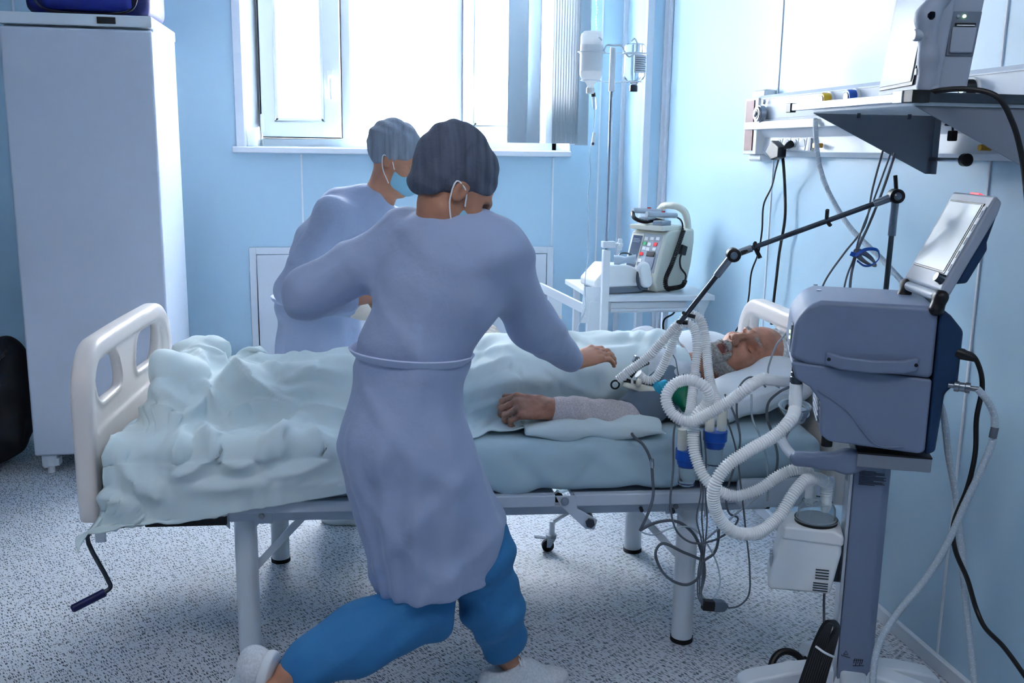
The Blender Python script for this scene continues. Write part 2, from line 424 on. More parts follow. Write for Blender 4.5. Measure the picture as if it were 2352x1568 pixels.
# boxed-in pipe in the corner, with white edge strips
struct(box('wall_corner', (1.662, 5.34, CZ/2), (0.116, 0.416, CZ-0.002), 'wall_blue'))
n = 0
def strip(c, size, m='trim_white', bev=0.002):
    global n; n += 1
    return struct(box('trim_%d' % n, c, size, m, bev=bev))
strip((1.599, 5.146, CZ/2), (0.014, 0.045, CZ-0.01)); strip((1.612, 5.128, CZ/2), (0.035, 0.010, CZ-0.01))
strip((1.702, 5.125, CZ/2), (0.034, 0.014, CZ-0.01)); strip((1.712, 5.105, CZ/2), (0.014, 0.04, CZ-0.01))
strip((1.592, 5.536, CZ/2), (0.024, 0.022, CZ-0.01))
for x, z0, z1 in ((-0.222, 0.95, 1.455), (1.193, 0.95, 1.455), (-1.64, 0.02, CZ-0.01), (1.46, 0.02, CZ-0.01)):
    strip((x, BY-0.002, (z0+z1)/2), (0.009, 0.004, z1-z0), 'wall_white', 0)
for y in (3.76, 2.40, 1.05):
    strip((RX-0.002, y, CZ/2), (0.004, 0.007, CZ-0.02), 'wall_white', 0)
struct(box('baseboard_right', (RX-0.009, (5.1+FY)/2, 0.024), (0.018, 5.1-FY, 0.048), 'trim_white', bev=0.004))
struct(box('baseboard_back', ((LX+1.6)/2, BY-0.009, 0.024), (1.6-LX, 0.018, 0.048), 'trim_white', bev=0.004))
# ---- window
WY = 5.70
w = MB()
def vbar(x0, x1, z0, z1, y0, y1, mb=None): (mb or w).box(((x0+x1)/2, (y0+y1)/2, (z0+z1)/2), (x1-x0, y1-y0, z1-z0))
vbar(-0.60, -0.44, 1.47, 2.80, WY+0.015, WY+0.07); vbar(0.002, 0.055, 1.542, 2.80, WY, WY+0.07); vbar(0.60, 0.684, 1.542, 2.80, WY, WY+0.07)
vbar(1.21, 1.30, 1.47, 2.80, WY, WY+0.07); vbar(-0.44, 1.25, 1.48, 1.542, WY, WY+0.07); vbar(-0.44, 1.25, 2.70, 2.80, WY, WY+0.07)
win = struct(w.build('window_1', 'pvc', bev=0.006))
def sash(x0, x1, z0, z1, wl, wr, wb, y):
    s = MB(); vbar(x0, x0+wl, z0, z1, y-0.03, y+0.03, s); vbar(x1-wr, x1, z0, z1, y-0.03, y+0.03, s)
    vbar(x0, x1, z0, z0+wb, y-0.029, y+0.029, s); vbar(x0, x1, z1-wb, z1, y-0.029, y+0.029, s)
    f = s.build('window_sash', 'pvc', win, bev=0.008)
    b = MB(); a = 0.018; X0, X1, Z0, Z1 = x0+wl-a, x1-wr+a, z0+wb-a, z1-wb+a
    vbar(X0, X0+a, Z0, Z1, y-0.036, y-0.02, b); vbar(X1-a, X1, Z0, Z1, y-0.036, y-0.02, b); vbar(X0, X1, Z0, Z0+a, y-0.036, y-0.02, b)
    b.build('glazing_bead', 'pvc', f, bev=0.004)
    box('pane', ((x0+x1)/2, y+0.01, (z0+z1)/2), (x1-x0-0.02, 0.006, z1-z0-0.02), 'glass', f)
    return f
s1 = sash(-0.436, -0.002, 1.548, 2.69, 0.092, 0.112, 0.105, WY-0.005)
g = MB(); vbar(-0.444, -0.436, 1.60, 2.69, WY-0.02, WY+0.02, g); vbar(-0.001, 0.004, 1.545, 2.69, WY-0.03, WY+0.02, g); vbar(-0.436, 0.0, 1.543, 1.549, WY-0.03, WY+0.02, g)
g.build('gasket', 'gasket', win, smooth=False)
s2 = sash(0.690, 1.25, 1.548, 2.69, 0.075, 0.08, 0.10, WY-0.005)
g = MB(); vbar(0.683, 0.688, 1.55, 2.69, WY-0.01, WY+0.02, g); g.build('gasket', 'panel_grey', win, smooth=False)
box('pane', (0.327, WY+0.03, 2.12), (0.55, 0.006, 1.16), 'glass', win)
for f, x, z in ((s1, -0.058, 1.84), (s2, 0.725, 1.83)):
    h = MB(); h.box((x, WY-0.045, z+0.03), (0.03, 0.016, 0.085)); h.tube([(x, WY-0.05, z+0.04), (x, WY-0.075, z+0.03), (x+0.001, WY-0.08, z-0.02), (x+0.003, WY-0.078, z-0.085)], 0.0095, 12)
    h.build('window_handle', 'pvc', f, bev=0.004)
hg = MB(); hg.box((-0.432, WY-0.045, 1.62), (0.018, 0.03, 0.10)); hg.build('hinge', 'pvc', s1, bev=0.005)
j = MB()   # splayed white reveal on the left and flat casing strip
j.prism([(-0.53, BY-0.004, 1.47), (-0.515, BY-0.004, 1.47), (-0.448, WY+0.02, 1.47), (-0.53, WY+0.02, 1.47)], (0, 0, 0), (0, 0, 1.33))
j.prism([(1.29, BY-0.004, 1.49), (1.282, BY-0.004, 1.49), (1.235, WY+0.02, 1.49), (1.29, WY+0.02, 1.49)], (0, 0, 0), (0, 0, 1.33))
j.build('window_reveal', 'pvc', win, smooth=False)
c = MB(); c.box((-0.541, BY-0.008, 2.13), (0.044, 0.016, 1.30)); c.box((1.302, BY-0.008, 2.18), (0.044, 0.016, 1.30)); c.build('window_casing', 'trim_white', win, bev=0.002)
sl = MB(); sl.box((0.352, BY+0.06, 1.4765), (1.868, 0.24, 0.032)); sl.build('window_sill', 'wall_white', win, bev=0.006)
# cup on the sill
cu = MB(); p = Vector((-0.482, BY+0.03, 1.4925))
cu.lathe(p, p+Vector((0, 0, 0.10)), [(0, 0.026), (0.98, 0.036), (1, 0.038), (1, 0.035), (0.03, 0.024)], 24)
tag(cu.build('plastic_cup', 'milky'), 'translucent white plastic cup at the left end of the window sill', 'cup')
# vertical blinds hanging at the right of the window
vb = thing('vertical_blind', 'pale grey vertical fabric blind gathered at the right of the window', 'blind', (1.1, 5.45, 1.53))
def slat(x0, x1, y0, y1, z0=1.535, bow=0.012, nm='slat'):
    s = MB(); N = 8; vs = []
    d = Vector((x1-x0, y1-y0, 0)); nn = Vector((-d.y, d.x, 0)).normalized()
    for z in (z0, 2.82):
        for i in range(N+1):
            t = i/N; q = Vector((x0, y0, 0))+d*t+nn*(bow*(1-(2*t-1)**2)); vs.append((q.x-1.1, q.y-5.45, z-1.53))
    s.add(vs, [(i, i+1, i+N+2, i+N+1) for i in range(N)])
    return s.build(nm, 'blind', vb, solid=0.0012)
slat(0.905, 1.015, 5.44, 5.43); slat(1.0, 1.088, 5.455, 5.43)
for i in range(11): slat(1.118+0.0145*i, 1.130+0.0145*i+0.006, 5.43, 5.33, bow=0.003)
slat(1.282, 1.352, 5.40, 5.385, 1.527)
tr = MB(); tr.box((0.02, 0, 1.30), (0.72, 0.04, 0.03)); tr.build('head_rail', 'pvc', vb, bev=0.003)
ch = MB()
for i in range(46): ch.ball((0.285+0.004*math.sin(i), -0.05, 1.25-i*0.016), 0.0042, 8, 6)
ch.cyl((0.285, -0.05, 1.27), (0.285, -0.05, 0.5), 0.0012, n=6); ch.build('bead_chain', 'white_plastic', vb)
# white inspection panel below the window
rp = thing('radiator_cover', 'white rectangular access panel on the blue wall below the window', 'wall panel', (0.343, BY, 0.29))
f = MB(); X0, X1, Z0, Z1 = -0.862, 0.862, 0.003, 0.655; b = 0.038
vbar(X0, X0+b, Z0, Z1, -0.014, 0, f); vbar(X1-b, X1, Z0, Z1, -0.014, 0, f); vbar(X0+b, X1-b, Z0, Z0+b, -0.014, 0, f); vbar(X0+b, X1-b, Z1-b, Z1, -0.014, 0, f)
f.build('panel_frame', 'trim_white', rp, bev=0.002)
f = MB(); vbar(X0+b+.003, -0.002, Z0+b+.003, Z1-b-.003, -0.010, 0, f); vbar(0.30, X1-b-.003, Z0+b+.003, Z1-b-.003, -0.010, 0, f); vbar(0.002, 0.296, Z0+b+.003, Z1-b-.003, -0.010, 0, f); f.build('access_door', 'trim_white', rp, bev=0.001)
# ---- refrigerator
FX0, FX1, FF, FB = -1.412, -0.797, 4.55, 5.16
fr = thing('refrigerator', 'tall white single-door refrigerator standing left of the window', 'refrigerator', ((FX0+FX1)/2, FF, 0))
wf = FX1-FX0
box('cabinet', (0, 0.335, 1.04), (wf-0.004, 0.55, 1.90), 'fridge', fr, bev=0.006)
box('door', (0, 0.028, 1.035), (wf, 0.056, 1.885), 'fridge', fr, bev=0.012, seg=4)
tp = MB(); tp.box((0, 0.305, 2.012), (wf+0.004, 0.61, 0.048)); tp.build('top_panel', 'enamel', fr, bev=0.006)
box('display', (0.125, -0.001, 2.012), (0.075, 0.008, 0.027), 'black', fr, bev=0.001)
for x in (-wf/2+0.055, wf/2-0.055):
    q = MB(); q.box((x, 0.05, 0.062), (0.065, 0.05, 0.055)); q.box((x-0.015, 0.045, 0.045), (0.02, 0.055, 0.03)); q.box((x+0.035, 0.045, 0.055), (0.02, 0.05, 0.035)); qf = q.build('hinge_bracket', 'enamel', fr, bev=0.003)
    MB().cyl((x, 0.05, 0.0), (x, 0.05, 0.04), 0.017).build('foot', 'white_plastic', fr)
    MB().cyl((x, 0.53, 0.0), (x, 0.53, 0.10), 0.02).build('foot', 'white_plastic', fr)
# navy bag standing on it
bgx = thing('cooler_bag', 'navy blue padded bag standing on top of the refrigerator', 'bag', (-1.07, 4.83, 2.037))
s = SDF((-0.30, -0.26, -0.02), (0.30, 0.26, 0.36), 0.012); s.bx((0, 0, 0.17), (0.26, 0.2, 0.168), 0.05); s.plane((0, 0, 0.001), (0, 0, -1)); s.build('body', 'navy_dark', bgx)
s = SDF((-0.30, -0.26, -0.02), (0.30, 0.0, 0.36), 0.010); s.bx((0, -0.19, 0.17), (0.185, 0.03, 0.150), 0.028); s.build('front_pocket', 'navy', bgx)
MB().tube([(-0.20, -0.222, 0.3), (-0.205, -0.222, 0.06), (-0.17, -0.222, 0.022), (0.17, -0.222, 0.022), (0.205, -0.222, 0.06), (0.2, -0.222, 0.3)], 0.005, 8).build('piping', 'black', bgx)
# black rucksack on the floor, left of the refrigerator
bk = thing('rucksack', 'black rucksack slumped on the floor left of the refrigerator', 'bag', (-1.66, 4.78, 0))
s = SDF((-0.26, -0.24, -0.03), (0.26, 0.26, 0.72), 0.014)
s.ell((0, 0.02, 0.26), (0.19, 0.15, 0.27)); s.ell((0.08, 0.03, 0.43), (0.11, 0.11, 0.17), k=0.06); s.ell((0.03, -0.10, 0.18), (0.15, 0.09, 0.15), k=0.04)
s.disp(lambda X, Y, Z: 0.008*np.sin(X*30+Z*14)*np.sin(Z*22+Y*18)); s.plane((0, 0, 0.002), (0, 0, -1)); s.build('body', 'black_rubber', bk)
MB().tube([(0.11, -0.10, 0.55), (0.02, -0.17, 0.50), (-0.04, -0.205, 0.33), (-0.05, -0.21, 0.16), (-0.02, -0.19, 0.02)], 0.02, 10, flat=(0.05, 0.012)).build('strap', 'dark_steel', bk)
MB().tube([(0.13, -0.06, 0.57), (0.07, -0.16, 0.47), (0.06, -0.21, 0.3), (0.04, -0.2, 0.05)], 0.02, 10, flat=(0.045, 0.012)).build('strap', 'black', bk)
# ---------------------------------------------------------------- hospital bed
BO = Vector((0.384, 3.06, 0)); BR = -0.068
BM = Matrix.Translation(BO) @ Matrix.Rotation(BR, 4, 'Z'); BMI = BM.inverted()
def BL(px, py, **k):
    """point of the line of sight in the bed's own frame, on x=, y= or z= of that frame"""
    o = BMI @ Vector(CP); d = BMI.to_3x3() @ Vector(ray(px, py)); ax, v = list(k.items())[0]; i = 'xyz'.index(ax)
    return o+d*((v-o[i])/d[i])
bed = thing('hospital_bed', 'white metal hospital bed with cream plastic end boards and a crank', 'bed', BO, BR)
deck = MB()
def bar(mb, x0, x1, y0, y1, z0, z1): mb.box(((x0+x1)/2, (y0+y1)/2, (z0+z1)/2), (x1-x0, y1-y0, z1-z0))
for s in (-1, 1):
    bar(deck, -1.04, 0.235, s*0.43-0.015, s*0.43+0.015, 0.486, 0.522); bar(deck, 0.29, 1.0, s*0.43-0.015, s*0.43+0.015, 0.486, 0.522)
bar(deck, -1.04, -1.0, -0.43, 0.43, 0.486, 0.52); bar(deck, 0.96, 1.0, -0.43, 0.43, 0.486, 0.52)
bar(deck, -1.02, 0.24, -0.42, 0.42, 0.503, 0.512); bar(deck, 0.285, 0.98, -0.42, 0.42, 0.503, 0.512)
for x in (-0.8, -0.4, 0.0, 0.5, 0.8): bar(deck, x-0.015, x+0.015, -0.42, 0.42, 0.488, 0.503)
deck.build('mattress_deck', 'enamel_frame', bed, bev=0.006)
fm = MB()
for s in (-1, 1):
    bar(fm, -0.70, 0.62, s*0.385-0.015, s*0.385+0.015, 0.446, 0.474)
    bar(fm, -0.99, -0.70, s*0.385-0.012, s*0.385+0.012, 0.440, 0.482)
for x in (-0.66, 0.0, 0.66): bar(fm, x-0.015, x+0.015, -0.385, 0.385, 0.446, 0.474)
fm.build('base_frame', 'enamel_frame', bed, bev=0.004)
MB().cyl((0.60, -0.385, 0.462), (0.885, -0.385, 0.462), 0.018, n=24).build('end_tube', 'enamel_frame', bed)
MB().cyl((0.885, -0.385, 0.462), (0.895, -0.385, 0.462), 0.0192, n=24).build('tube_cap', 'black', bed)
bar_ = MB(); bar(bar_, -0.925, -0.70, -0.415, -0.403, 0.442, 0.484); bar_.build('grip_strip', 'black_rubber', bed, bev=0.004)
for sx in (-1, 1):
    for sy in (-1, 1):
        x, y = sx*0.66, sy*0.345
        lg = MB().lathe((x, y, 0.012), (x, y, 0.47), [(0, 0.0325), (1, 0.0325)], 32).build('leg', 'enamel', bed)
        MB().cyl((x, y, 0.0), (x, y, 0.014), 0.035, n=32).build('rubber_foot', 'black_rubber', lg)
        MB().ball((x, y, 0.47), 0.0335, 24, 12, (1, 1, 0.35)).build('end_cap', 'black', lg)
        b = MB(); b.prism([(x-0.075, y+sy*0.036, 0.45), (x-0.035, y+sy*0.036, 0.43), (x+0.035, y+sy*0.036, 0.43), (x+0.075, y+sy*0.036, 0.45), (x+0.075, y+sy*0.036, 0.484), (x-0.075, y+sy*0.036, 0.484)], (0, 0, 0), (0, 0.004, 0))
        if sy == 1: b.build('leg_bracket', 'enamel_frame', bed, bev=0.001)
        else:
            for q in (-1, 1):
                b2 = MB(); b2.prism([(x+q*0.034, y-0.056, 0.484), (x+q*0.085, y-0.056, 0.484), (x+q*0.085, y-0.056, 0.44), (x+q*0.048, y-0.056, 0.44), (x+q*0.034, y-0.056, 0.425)], (0, 0, 0), (0, 0.006, 0))
                b2.build('leg_bracket', 'enamel_frame', bed, bev=0.001)
            for q in (-1, 1): MB().cyl((x+q*0.056, y-0.062, 0.464), (x+q*0.056, y-0.05, 0.464), 0.0085, n=6).build('bolt', 'steel', bed, bev=0.001)
        dx = -sx*0.20
        d = MB(); d.prism([(x+dx, y-sy*0.01, 0.455), (x+dx+0.03*sx, y-sy*0.01, 0.455), (x+0.01*sx, y-sy*0.01, 0.26), (x-0.02*sx, y-sy*0.01, 0.26)], (0, 0, 0), (0, -sy*0.006, 0)); d.build('brace', 'enamel', bed, bev=0.001)
# articulated joint of the back section
j = MB(); j.prism([(0.235, -0.448, 0.52), (0.29, -0.448, 0.52), (0.30, -0.448, 0.48), (0.36, -0.448, 0.445), (0.352, -0.448, 0.415), (0.325, -0.448, 0.418), (0.25, -0.448, 0.49)], (0, 0, 0), (0, 0.008, 0)); j.build('joint_plate', 'enamel_frame', bed, bev=0.002)
MB().cyl((0.262, -0.455, 0.506), (0.262, -0.44, 0.506), 0.0115, n=16).build('bolt', 'steel', bed, bev=0.001)
MB().cyl((0.337, -0.46, 0.438), (0.337, -0.44, 0.438), 0.014, n=6).build('bolt', 'dark_steel', bed, bev=0.001)
MB().tube([(0.345, -0.43, 0.44), (0.36, -0.2, 0.42), (0.36, 0.3, 0.42)], 0.008).build('pivot_rod', 'steel', bed)
MB().cyl((0.59, -0.425, 0.456), (0.59, -0.41, 0.456), 0.008, n=6).build('bolt', 'dark_steel', bed)
MB().cyl((0.667-0.17, -0.42, 0.46), (0.5, -0.38, 0.46), 0.006, n=8).build('bolt', 'dark_steel', bed)
# folding castor on the far side
c = BMI @ Vector((0.743, 3.399, 0)); cx, cy = c.x, c.y
cs = MB(); cs.tube([(cx+0.14, cy-0.02, 0.155+0.03), (cx+0.07, cy, 0.14+0.01), (cx+0.02, cy, 0.118)], 0.009, 8, sub=2); cs.cyl((cx+0.015, cy, 0.12), (cx+0.015, cy, 0.066), 0.0105)
cs.tube([(cx+0.14, cy-0.02, 0.185), (cx+0.22, cy-0.06, 0.30), (cx+0.24, cy-0.08, 0.45)], 0.009, 8, sub=2); castor_arm = cs.build('castor_arm', 'enamel', bed)
fk = MB(); fk.cyl((cx+0.012, cy, 0.056), (cx+0.012, cy, 0.068), 0.021); fk.prism([(cx-0.005, cy-0.017, 0.058), (cx+0.03, cy-0.017, 0.058), (cx+0.008, cy-0.017, 0.02), (cx-0.006, cy-0.017, 0.02)], (0, 0, 0), (0, 0.003, 0)); fk.prism([(cx-0.005, cy+0.014, 0.058), (cx+0.03, cy+0.014, 0.058), (cx+0.008, cy+0.014, 0.02), (cx-0.006, cy+0.014, 0.02)], (0, 0, 0), (0, 0.003, 0))
fk.box((cx-0.03, cy, 0.056), (0.045, 0.02, 0.005), (0, 0.15, 0)); fk.build('castor_fork', 'steel', castor_arm, bev=0.001)
MB().lathe((cx, cy-0.011, 0.0235), (cx, cy+0.011, 0.0235), [(0, 0.018), (0.15, 0.0235), (0.85, 0.0235), (1, 0.018)], 28).build('castor_wheel', 'black_rubber', castor_arm)
# crank
pp = MB(); pp.prism([(-1.06, -0.425, 0.50), (-1.015, -0.425, 0.50), (-0.985, -0.425, 0.45), (-1.0, -0.425, 0.435), (-1.03, -0.425, 0.44), (-1.03, -0.425, 0.405), (-1.058, -0.425, 0.405)], (0, 0, 0), (0, 0.012, 0)); pp.build('end_plate', 'enamel_frame', bed, bev=0.002)
cr = MB(); cr.tube([(-0.80, -0.33, 0.44), (-1.0, -0.36, 0.428), (-1.075, -0.39, 0.425), (-1.088, -0.395, 0.41), (-1.04, -0.40, 0.285), (-1.032, -0.405, 0.262), (-1.055, -0.42, 0.247)], 0.0065, 12, sub=5); crk = cr.build('crank', 'dark_steel', bed)
MB().lathe((-1.045, -0.41, 0.250), (-1.125, -0.455, 0.222), [(0, 0.009), (0.03, 0.012), (0.95, 0.0115), (1, 0.008)], 18).build('crank_grip', 'navy_dark', crk)
box('crank_housing', (-0.93, -0.345, 0.446), (0.12, 0.035, 0.035), 'steel', bed, bev=0.003)
def endboard(name, x, top, sgn):
    s = SDF((x-0.06, -0.50, 0.44), (x+0.06, 0.50, top+0.03), 0.0066)
    zc = (0.50+top)/2; hz = (top-0.50)/2
    A = s
    # rim ring
    def rr(Y, Z, hy, hzz, r, yc=0, zz=zc):
        q1 = np.abs(Y-yc)-(hy-r); q2 = np.abs(Z-zz)-(hzz-r)
        return np.sqrt(np.maximum(q1, 0)**2+np.maximum(q2, 0)**2)+np.minimum(np.maximum(q1, q2), 0)-r
    X, Y, Z = s.X-x, s.Y, s.Z
    bulge = 0.02*(1-(Y/0.46)**2)
    Xb = X+sgn*bulge*0.6
    o = rr(Y, Z, 0.455, hz+0.06, 0.15, 0, zc-0.06)
    ring = np.sqrt(np.maximum(np.abs(o+0.026)-0.012, 0)**2+np.maximum(np.abs(Xb)-0.012, 0)**2)-0.017
    panel = np.maximum(o+0.03, np.abs(Xb)-0.0095)
    lowp = np.maximum(np.maximum(rr(Y, Z, 0.415, 0.12, 0.02, 0, 0.585), 0)+0.0, np.abs(Xb)-0.017)
    F = np.minimum(ring, panel); 
    k = 0.012
    def smin(a, b, k): h = np.clip(0.5+0.5*(b-a)/k, 0, 1); return b*(1-h)+a*h-k*h*(1-h)
    F = smin(F, lowp, k)
    for yc in (-0.215, 0.215):
        hzw = 0.068; zw = top-0.045-hzw-0.012
        w = rr(Y+ (Z-zw)*0.35*(1 if yc < 0 else -1), Z, 0.135, hzw, 0.055, yc*1.0, zw)
        F = np.maximum(F, -(w))
        rim = np.sqrt(w**2+np.maximum(np.abs(Xb)-0.008, 0)**2)-0.0085
        F = smin(F, rim, 0.01)
    F = np.maximum(F, 0.47-Z)
    s.F = F.astype(np.float32)
    return s.build(name, 'cream_plastic', bed, 1)
endboard('footboard', -1.06, 0.962, 1)
endboard('headboard', 1.085, 0.975, -1)
# corner retainer plate at the head end, near side
s = SDF((0.70, -0.50, 0.47), (1.06, -0.40, 0.58), 0.006); s.bx((0.93, -0.452, 0.52), (0.16, 0.016, 0.045), 0.016); s.build('corner_panel', 'enamel_frame', bed)
# ---------------------------------------------------------------- mattress under its fitted sheet
def fold(t, sharp=2): return (0.5+0.5*np.sin(t))**sharp
s = SDF((-1.06, -0.48, 0.49), (1.09, 0.48, 0.72), 0.009)
s.bx((0.005, 0, 0.602), (1.035, 0.425, 0.076), 0.036)
def mw(X, Y, Z):
    side = np.clip((0.675-Z)/0.05, 0, 1)
    n = 0.006*np.sin(X*7+1.1*np.sin(X*3.1)+Z*11)+0.004*np.sin(X*19+Z*20+2*np.sin(X*5))
    n += 0.007*fold(X*23+Z*34+3*np.sin(X*4.3), 3)-0.004*fold(X*31-Z*25, 6)
    t = 0.004*np.sin(X*17+Y*9+2*np.sin(Y*6+X*4))+0.003*np.sin(X*33-Y*21)
    n += 0.006*fold(X*14-Z*16+2*np.sin(X*2.3+1), 5)-0.008*fold(X*9+Z*9+4*np.sin(X*1.7), 8)
    return -(side*n*1.35+(1-side)*t*1.3)
s.disp(mw); s.F = np.maximum(s.F, (0.5115-s.Z).astype(np.float32))
mt = s.build('mattress', 'sheet_blue'); mt.location = BO; mt.rotation_euler = (0, 0, BR)
tag(mt, 'thick mattress in a pale blue fitted sheet lying on the hospital bed', 'mattress')
# ---------------------------------------------------------------- pillow
pl = SDF((-0.26, -0.39, -0.10), (0.26, 0.39, 0.14), 0.0075)
def pillow_shape(s, hx, hy, hz, wr):
    a = np.abs(s.X/hx); b = np.abs(s.Y/hy)
    t = np.clip(1-a**3.2, 0, 1)**0.55*np.clip(1-b**3.2, 0, 1)**0.55
    zt = hz*t+0.004
    F = (np.abs(s.Z)-zt)*0.6
    F = np.maximum(F, np.maximum(np.abs(s.X)-hx*0.985, np.abs(s.Y)-hy*0.985))
    s.F = (F+wr(s.X, s.Y, s.Z)).astype(np.float32); return s
pillow_shape(pl, 0.235, 0.36, 0.075, lambda X, Y, Z: 0.0035*np.sin(Y*38+X*22+2*np.sin(X*17))*np.clip(np.abs(X)*6, 0.2, 1)+0.003*np.sin(X*50+3*np.sin(Y*14)))
# dent under the head
pl.ell((-0.02, -0.07, 0.135), (0.14, 0.13, 0.105), k=0.05, op='-'); pl.ell((-0.05, 0.22, 0.05), (0.14, 0.12, 0.075), k=0.06)
pil = pl.build('pillow', 'pillow'); pil.rotation_euler = (0, math.radians(-16), BR); pil.location = BM @ Vector((0.850, 0.03, 0.752))
tag(pil, 'plump white pillow under the head of the patient', 'pillow')
# folded cloth pad under the patient's forearm
pd = SDF((-0.24, -0.14, -0.05), (0.24, 0.14, 0.06), 0.006)
pillow_shape(pd, 0.21, 0.085, 0.026, lambda X, Y, Z: 0.003*np.sin(Y*50+X*26+2*np.sin(X*19))+0.003*np.sin(X*35-Y*20))
pad = pd.build('cloth_pad', 'sheet'); pad.location = BM @ Vector((0.36, -0.33, 0.697)); pad.rotation_euler = (0, 0, BR-0.06)
tag(pad, 'small crumpled pale cloth pad under the forearm of the patient', 'cloth')
# ---------------------------------------------------------------- blanket: a relaxed cloth lying over the legs and the edge of the bed
def drape():
    NU, NV = 132, 92
    u = np.linspace(0, 1, NU)[:, None]*np.ones((1, NV)); v = np.ones((NU, 1))*np.linspace(0, 1, NV)[None, :]
    # outline in the bed frame: near edge / far edge
    xfoot_near, xfoot_far = -1.25, -0.985
    x = xfoot_near*(1-v)**9+xfoot_far*(1-(1-v)**9); x = x+(0.70-x)*u
    near = np.interp(u, [0, 0.1, 0.35, 0.5, 0.62, 0.75, 0.87, 1], [-0.60, -0.565, -0.54, -0.51, -0.43, -0.33, -0.235, -0.22]); far = np.interp(u, [0, 1], [0.60, 0.56])
    y = near+(far-near)*v
    R = np.stack([x, y, np.zeros_like(x)], -1)
    P = R.copy()
    rng = np.random.RandomState(5)
    def noise(fx, fy, ph): return np.sin(fx*x+ph+1.7*np.sin(fy*y+ph*2))*np.sin(fy*y-ph+1.3*np.sin(fx*0.7*x))
    amp = np.clip(1.15-u, 0.2, 1); P[..., 2] = 1.10+amp*(0.05*noise(9, 8, 0.4)+0.045*noise(19, 15, 2.1)+0.022*noise(33, 27, 4.4))+0.004*rng.randn(NU, NV)
    P[..., 2] -= 0.28*np.clip(np.abs(y)-0.40, 0, 1)*2
    ex = 1.0+0.17*np.clip(1.0-u*1.1, 0.12, 1)*np.clip((0.56-np.abs(y))/0.12, 0.15, 1)       # more slack towards the foot
    Vv = np.zeros_like(P)
    ex = ex[..., None] if False else ex
    def cons(a, b, kk):
        r = np.linalg.norm(R[b]-R[a], axis=-1)*(ex[a]+ex[b])/2; return (a, b, r, kk)
    S = slice
    C = []
    for st in (0, 1):
        for (da, db) in (((1, 0)), ((0, 1))),: pass
    def sl(i0, i1, step): return S(i0, i1, step)
    def pairs(du, dv, kk):
        out = []
        for par in (0, 1):
            if du > 0:
                n = NU-du; ia = np.arange(n); ia = ia[(ia//du) % 2 == par]
                ja = np.arange(max(0, -dv), NV-max(0, dv)); A = np.ix_(ia, ja); B = np.ix_(ia+du, ja+dv)
            else:
                n = NV-dv; ja = np.arange(n); ja = ja[(ja//dv) % 2 == par]; ia = np.arange(NU); A = np.ix_(ia, ja); B = np.ix_(ia, ja+dv)
            out.append(cons(A, B, kk))
        return out
    C = pairs(1, 0, 1.0)+pairs(0, 1, 1.0)+pairs(1, 1, 0.45)+pairs(1, -1, 0.45)+pairs(3, 0, 0.05)+pairs(0, 3, 0.05)
    caps = [  # the body under the blanket (ax,ay,az,bx,by,bz,ra,rb)
        (-0.86, -0.11, 0.72, -0.42, -0.09, 0.78, 0.055, 0.065), (-0.42, -0.09, 0.78, 0.10, -0.10, 0.75, 0.07, 0.10),
        (-0.88, 0.15, 0.72, -0.42, 0.13, 0.76, 0.055, 0.065), (-0.42, 0.13, 0.76, 0.10, 0.09, 0.75, 0.07, 0.10),
        (-0.86, -0.11, 0.70, -0.875, -0.11, 0.785, 0.12, 0.07), (-0.86, 0.14, 0.70, -0.875, 0.16, 0.79, 0.12, 0.07), (-0.70, 0.22, 0.74, -0.60, 0.30, 0.80, 0.06, 0.05),
        (0.08, 0.0, 0.77, 0.68, 0.01, 0.78, 0.125, 0.125), (0.12, -0.07, 0.77, 0.66, -0.10, 0.77, 0.11, 0.105), (0.12, 0.07, 0.77, 0.66, 0.13, 0.77, 0.11, 0.105),
        (0.30, 0.22, 0.76, 0.60, 0.26, 0.78, 0.06, 0.07)]
    off = 0.006
    inner = (R[..., 1] > -0.47); outer = ~inner & (R[..., 0] < -0.99); nearm = R[..., 1] < -0.49; farm = R[..., 1] > 0.50
    def collide(P, Pold):
        X, Y, Z = P[..., 0], P[..., 1], P[..., 2]
        for (ax, ay, az, bx_, by_, bz, ra, rb) in caps:
            d = np.array([bx_-ax, by_-ay, bz-az]); L = d@d
            t = np.clip(((X-ax)*d[0]+(Y-ay)*d[1]+(Z-az)*d[2])/L, 0, 1)
            c = np.stack([ax+t*d[0], ay+t*d[1], az+t*d[2]], -1); w = P-c; l = np.linalg.norm(w, axis=-1); r = ra+(rb-ra)*t+off
            m = l < r; con[m] = 1; P[m] = c[m]+w[m]/np.maximum(l[m], 1e-5)[:, None]*r[m][:, None]
        # mattress and rail: rounded box
        hx, hy, zt, rr = 1.045, 0.437, 0.683+off, 0.03
        hy = np.where(P[..., 2] < 0.53, 0.455, hy)
        inside = (np.abs(P[..., 0]) < hx) & (np.abs(P[..., 1]) < hy) & (P[..., 2] < zt) & (P[..., 2] > 0.40)
        py = hy-np.abs(P[..., 1]); pz = zt-P[..., 2]; px = hx-np.abs(P[..., 0])
        up = inside & (pz <= py) & (pz <= px+0.3); P[..., 2][up] = zt; con[up] = 1
        sd = inside & ~up; P[..., 1][sd] = (np.sign(P[..., 1])*(hy))[sd]
        # foot board: the cloth stays inside it, except the corner that hangs outside the near post
        foot = (P[..., 0] < -1.012) & (P[..., 2] < 0.97) & inner; P[..., 0][foot] = -1.012
        m = outer & (P[..., 0] > -1.12) & (P[..., 1] > -0.474); P[..., 1][m] = -0.474
        m = nearm & (P[..., 1] > -0.452) & (P[..., 2] < 0.66); P[..., 1][m] = -0.452
        m = farm & (P[..., 1] < 0.452) & (P[..., 2] < 0.66); P[..., 1][m] = 0.452
        P[..., 2] = np.maximum(P[..., 2], 0.36)
        return P
    dt = 0.016; g = -9.8
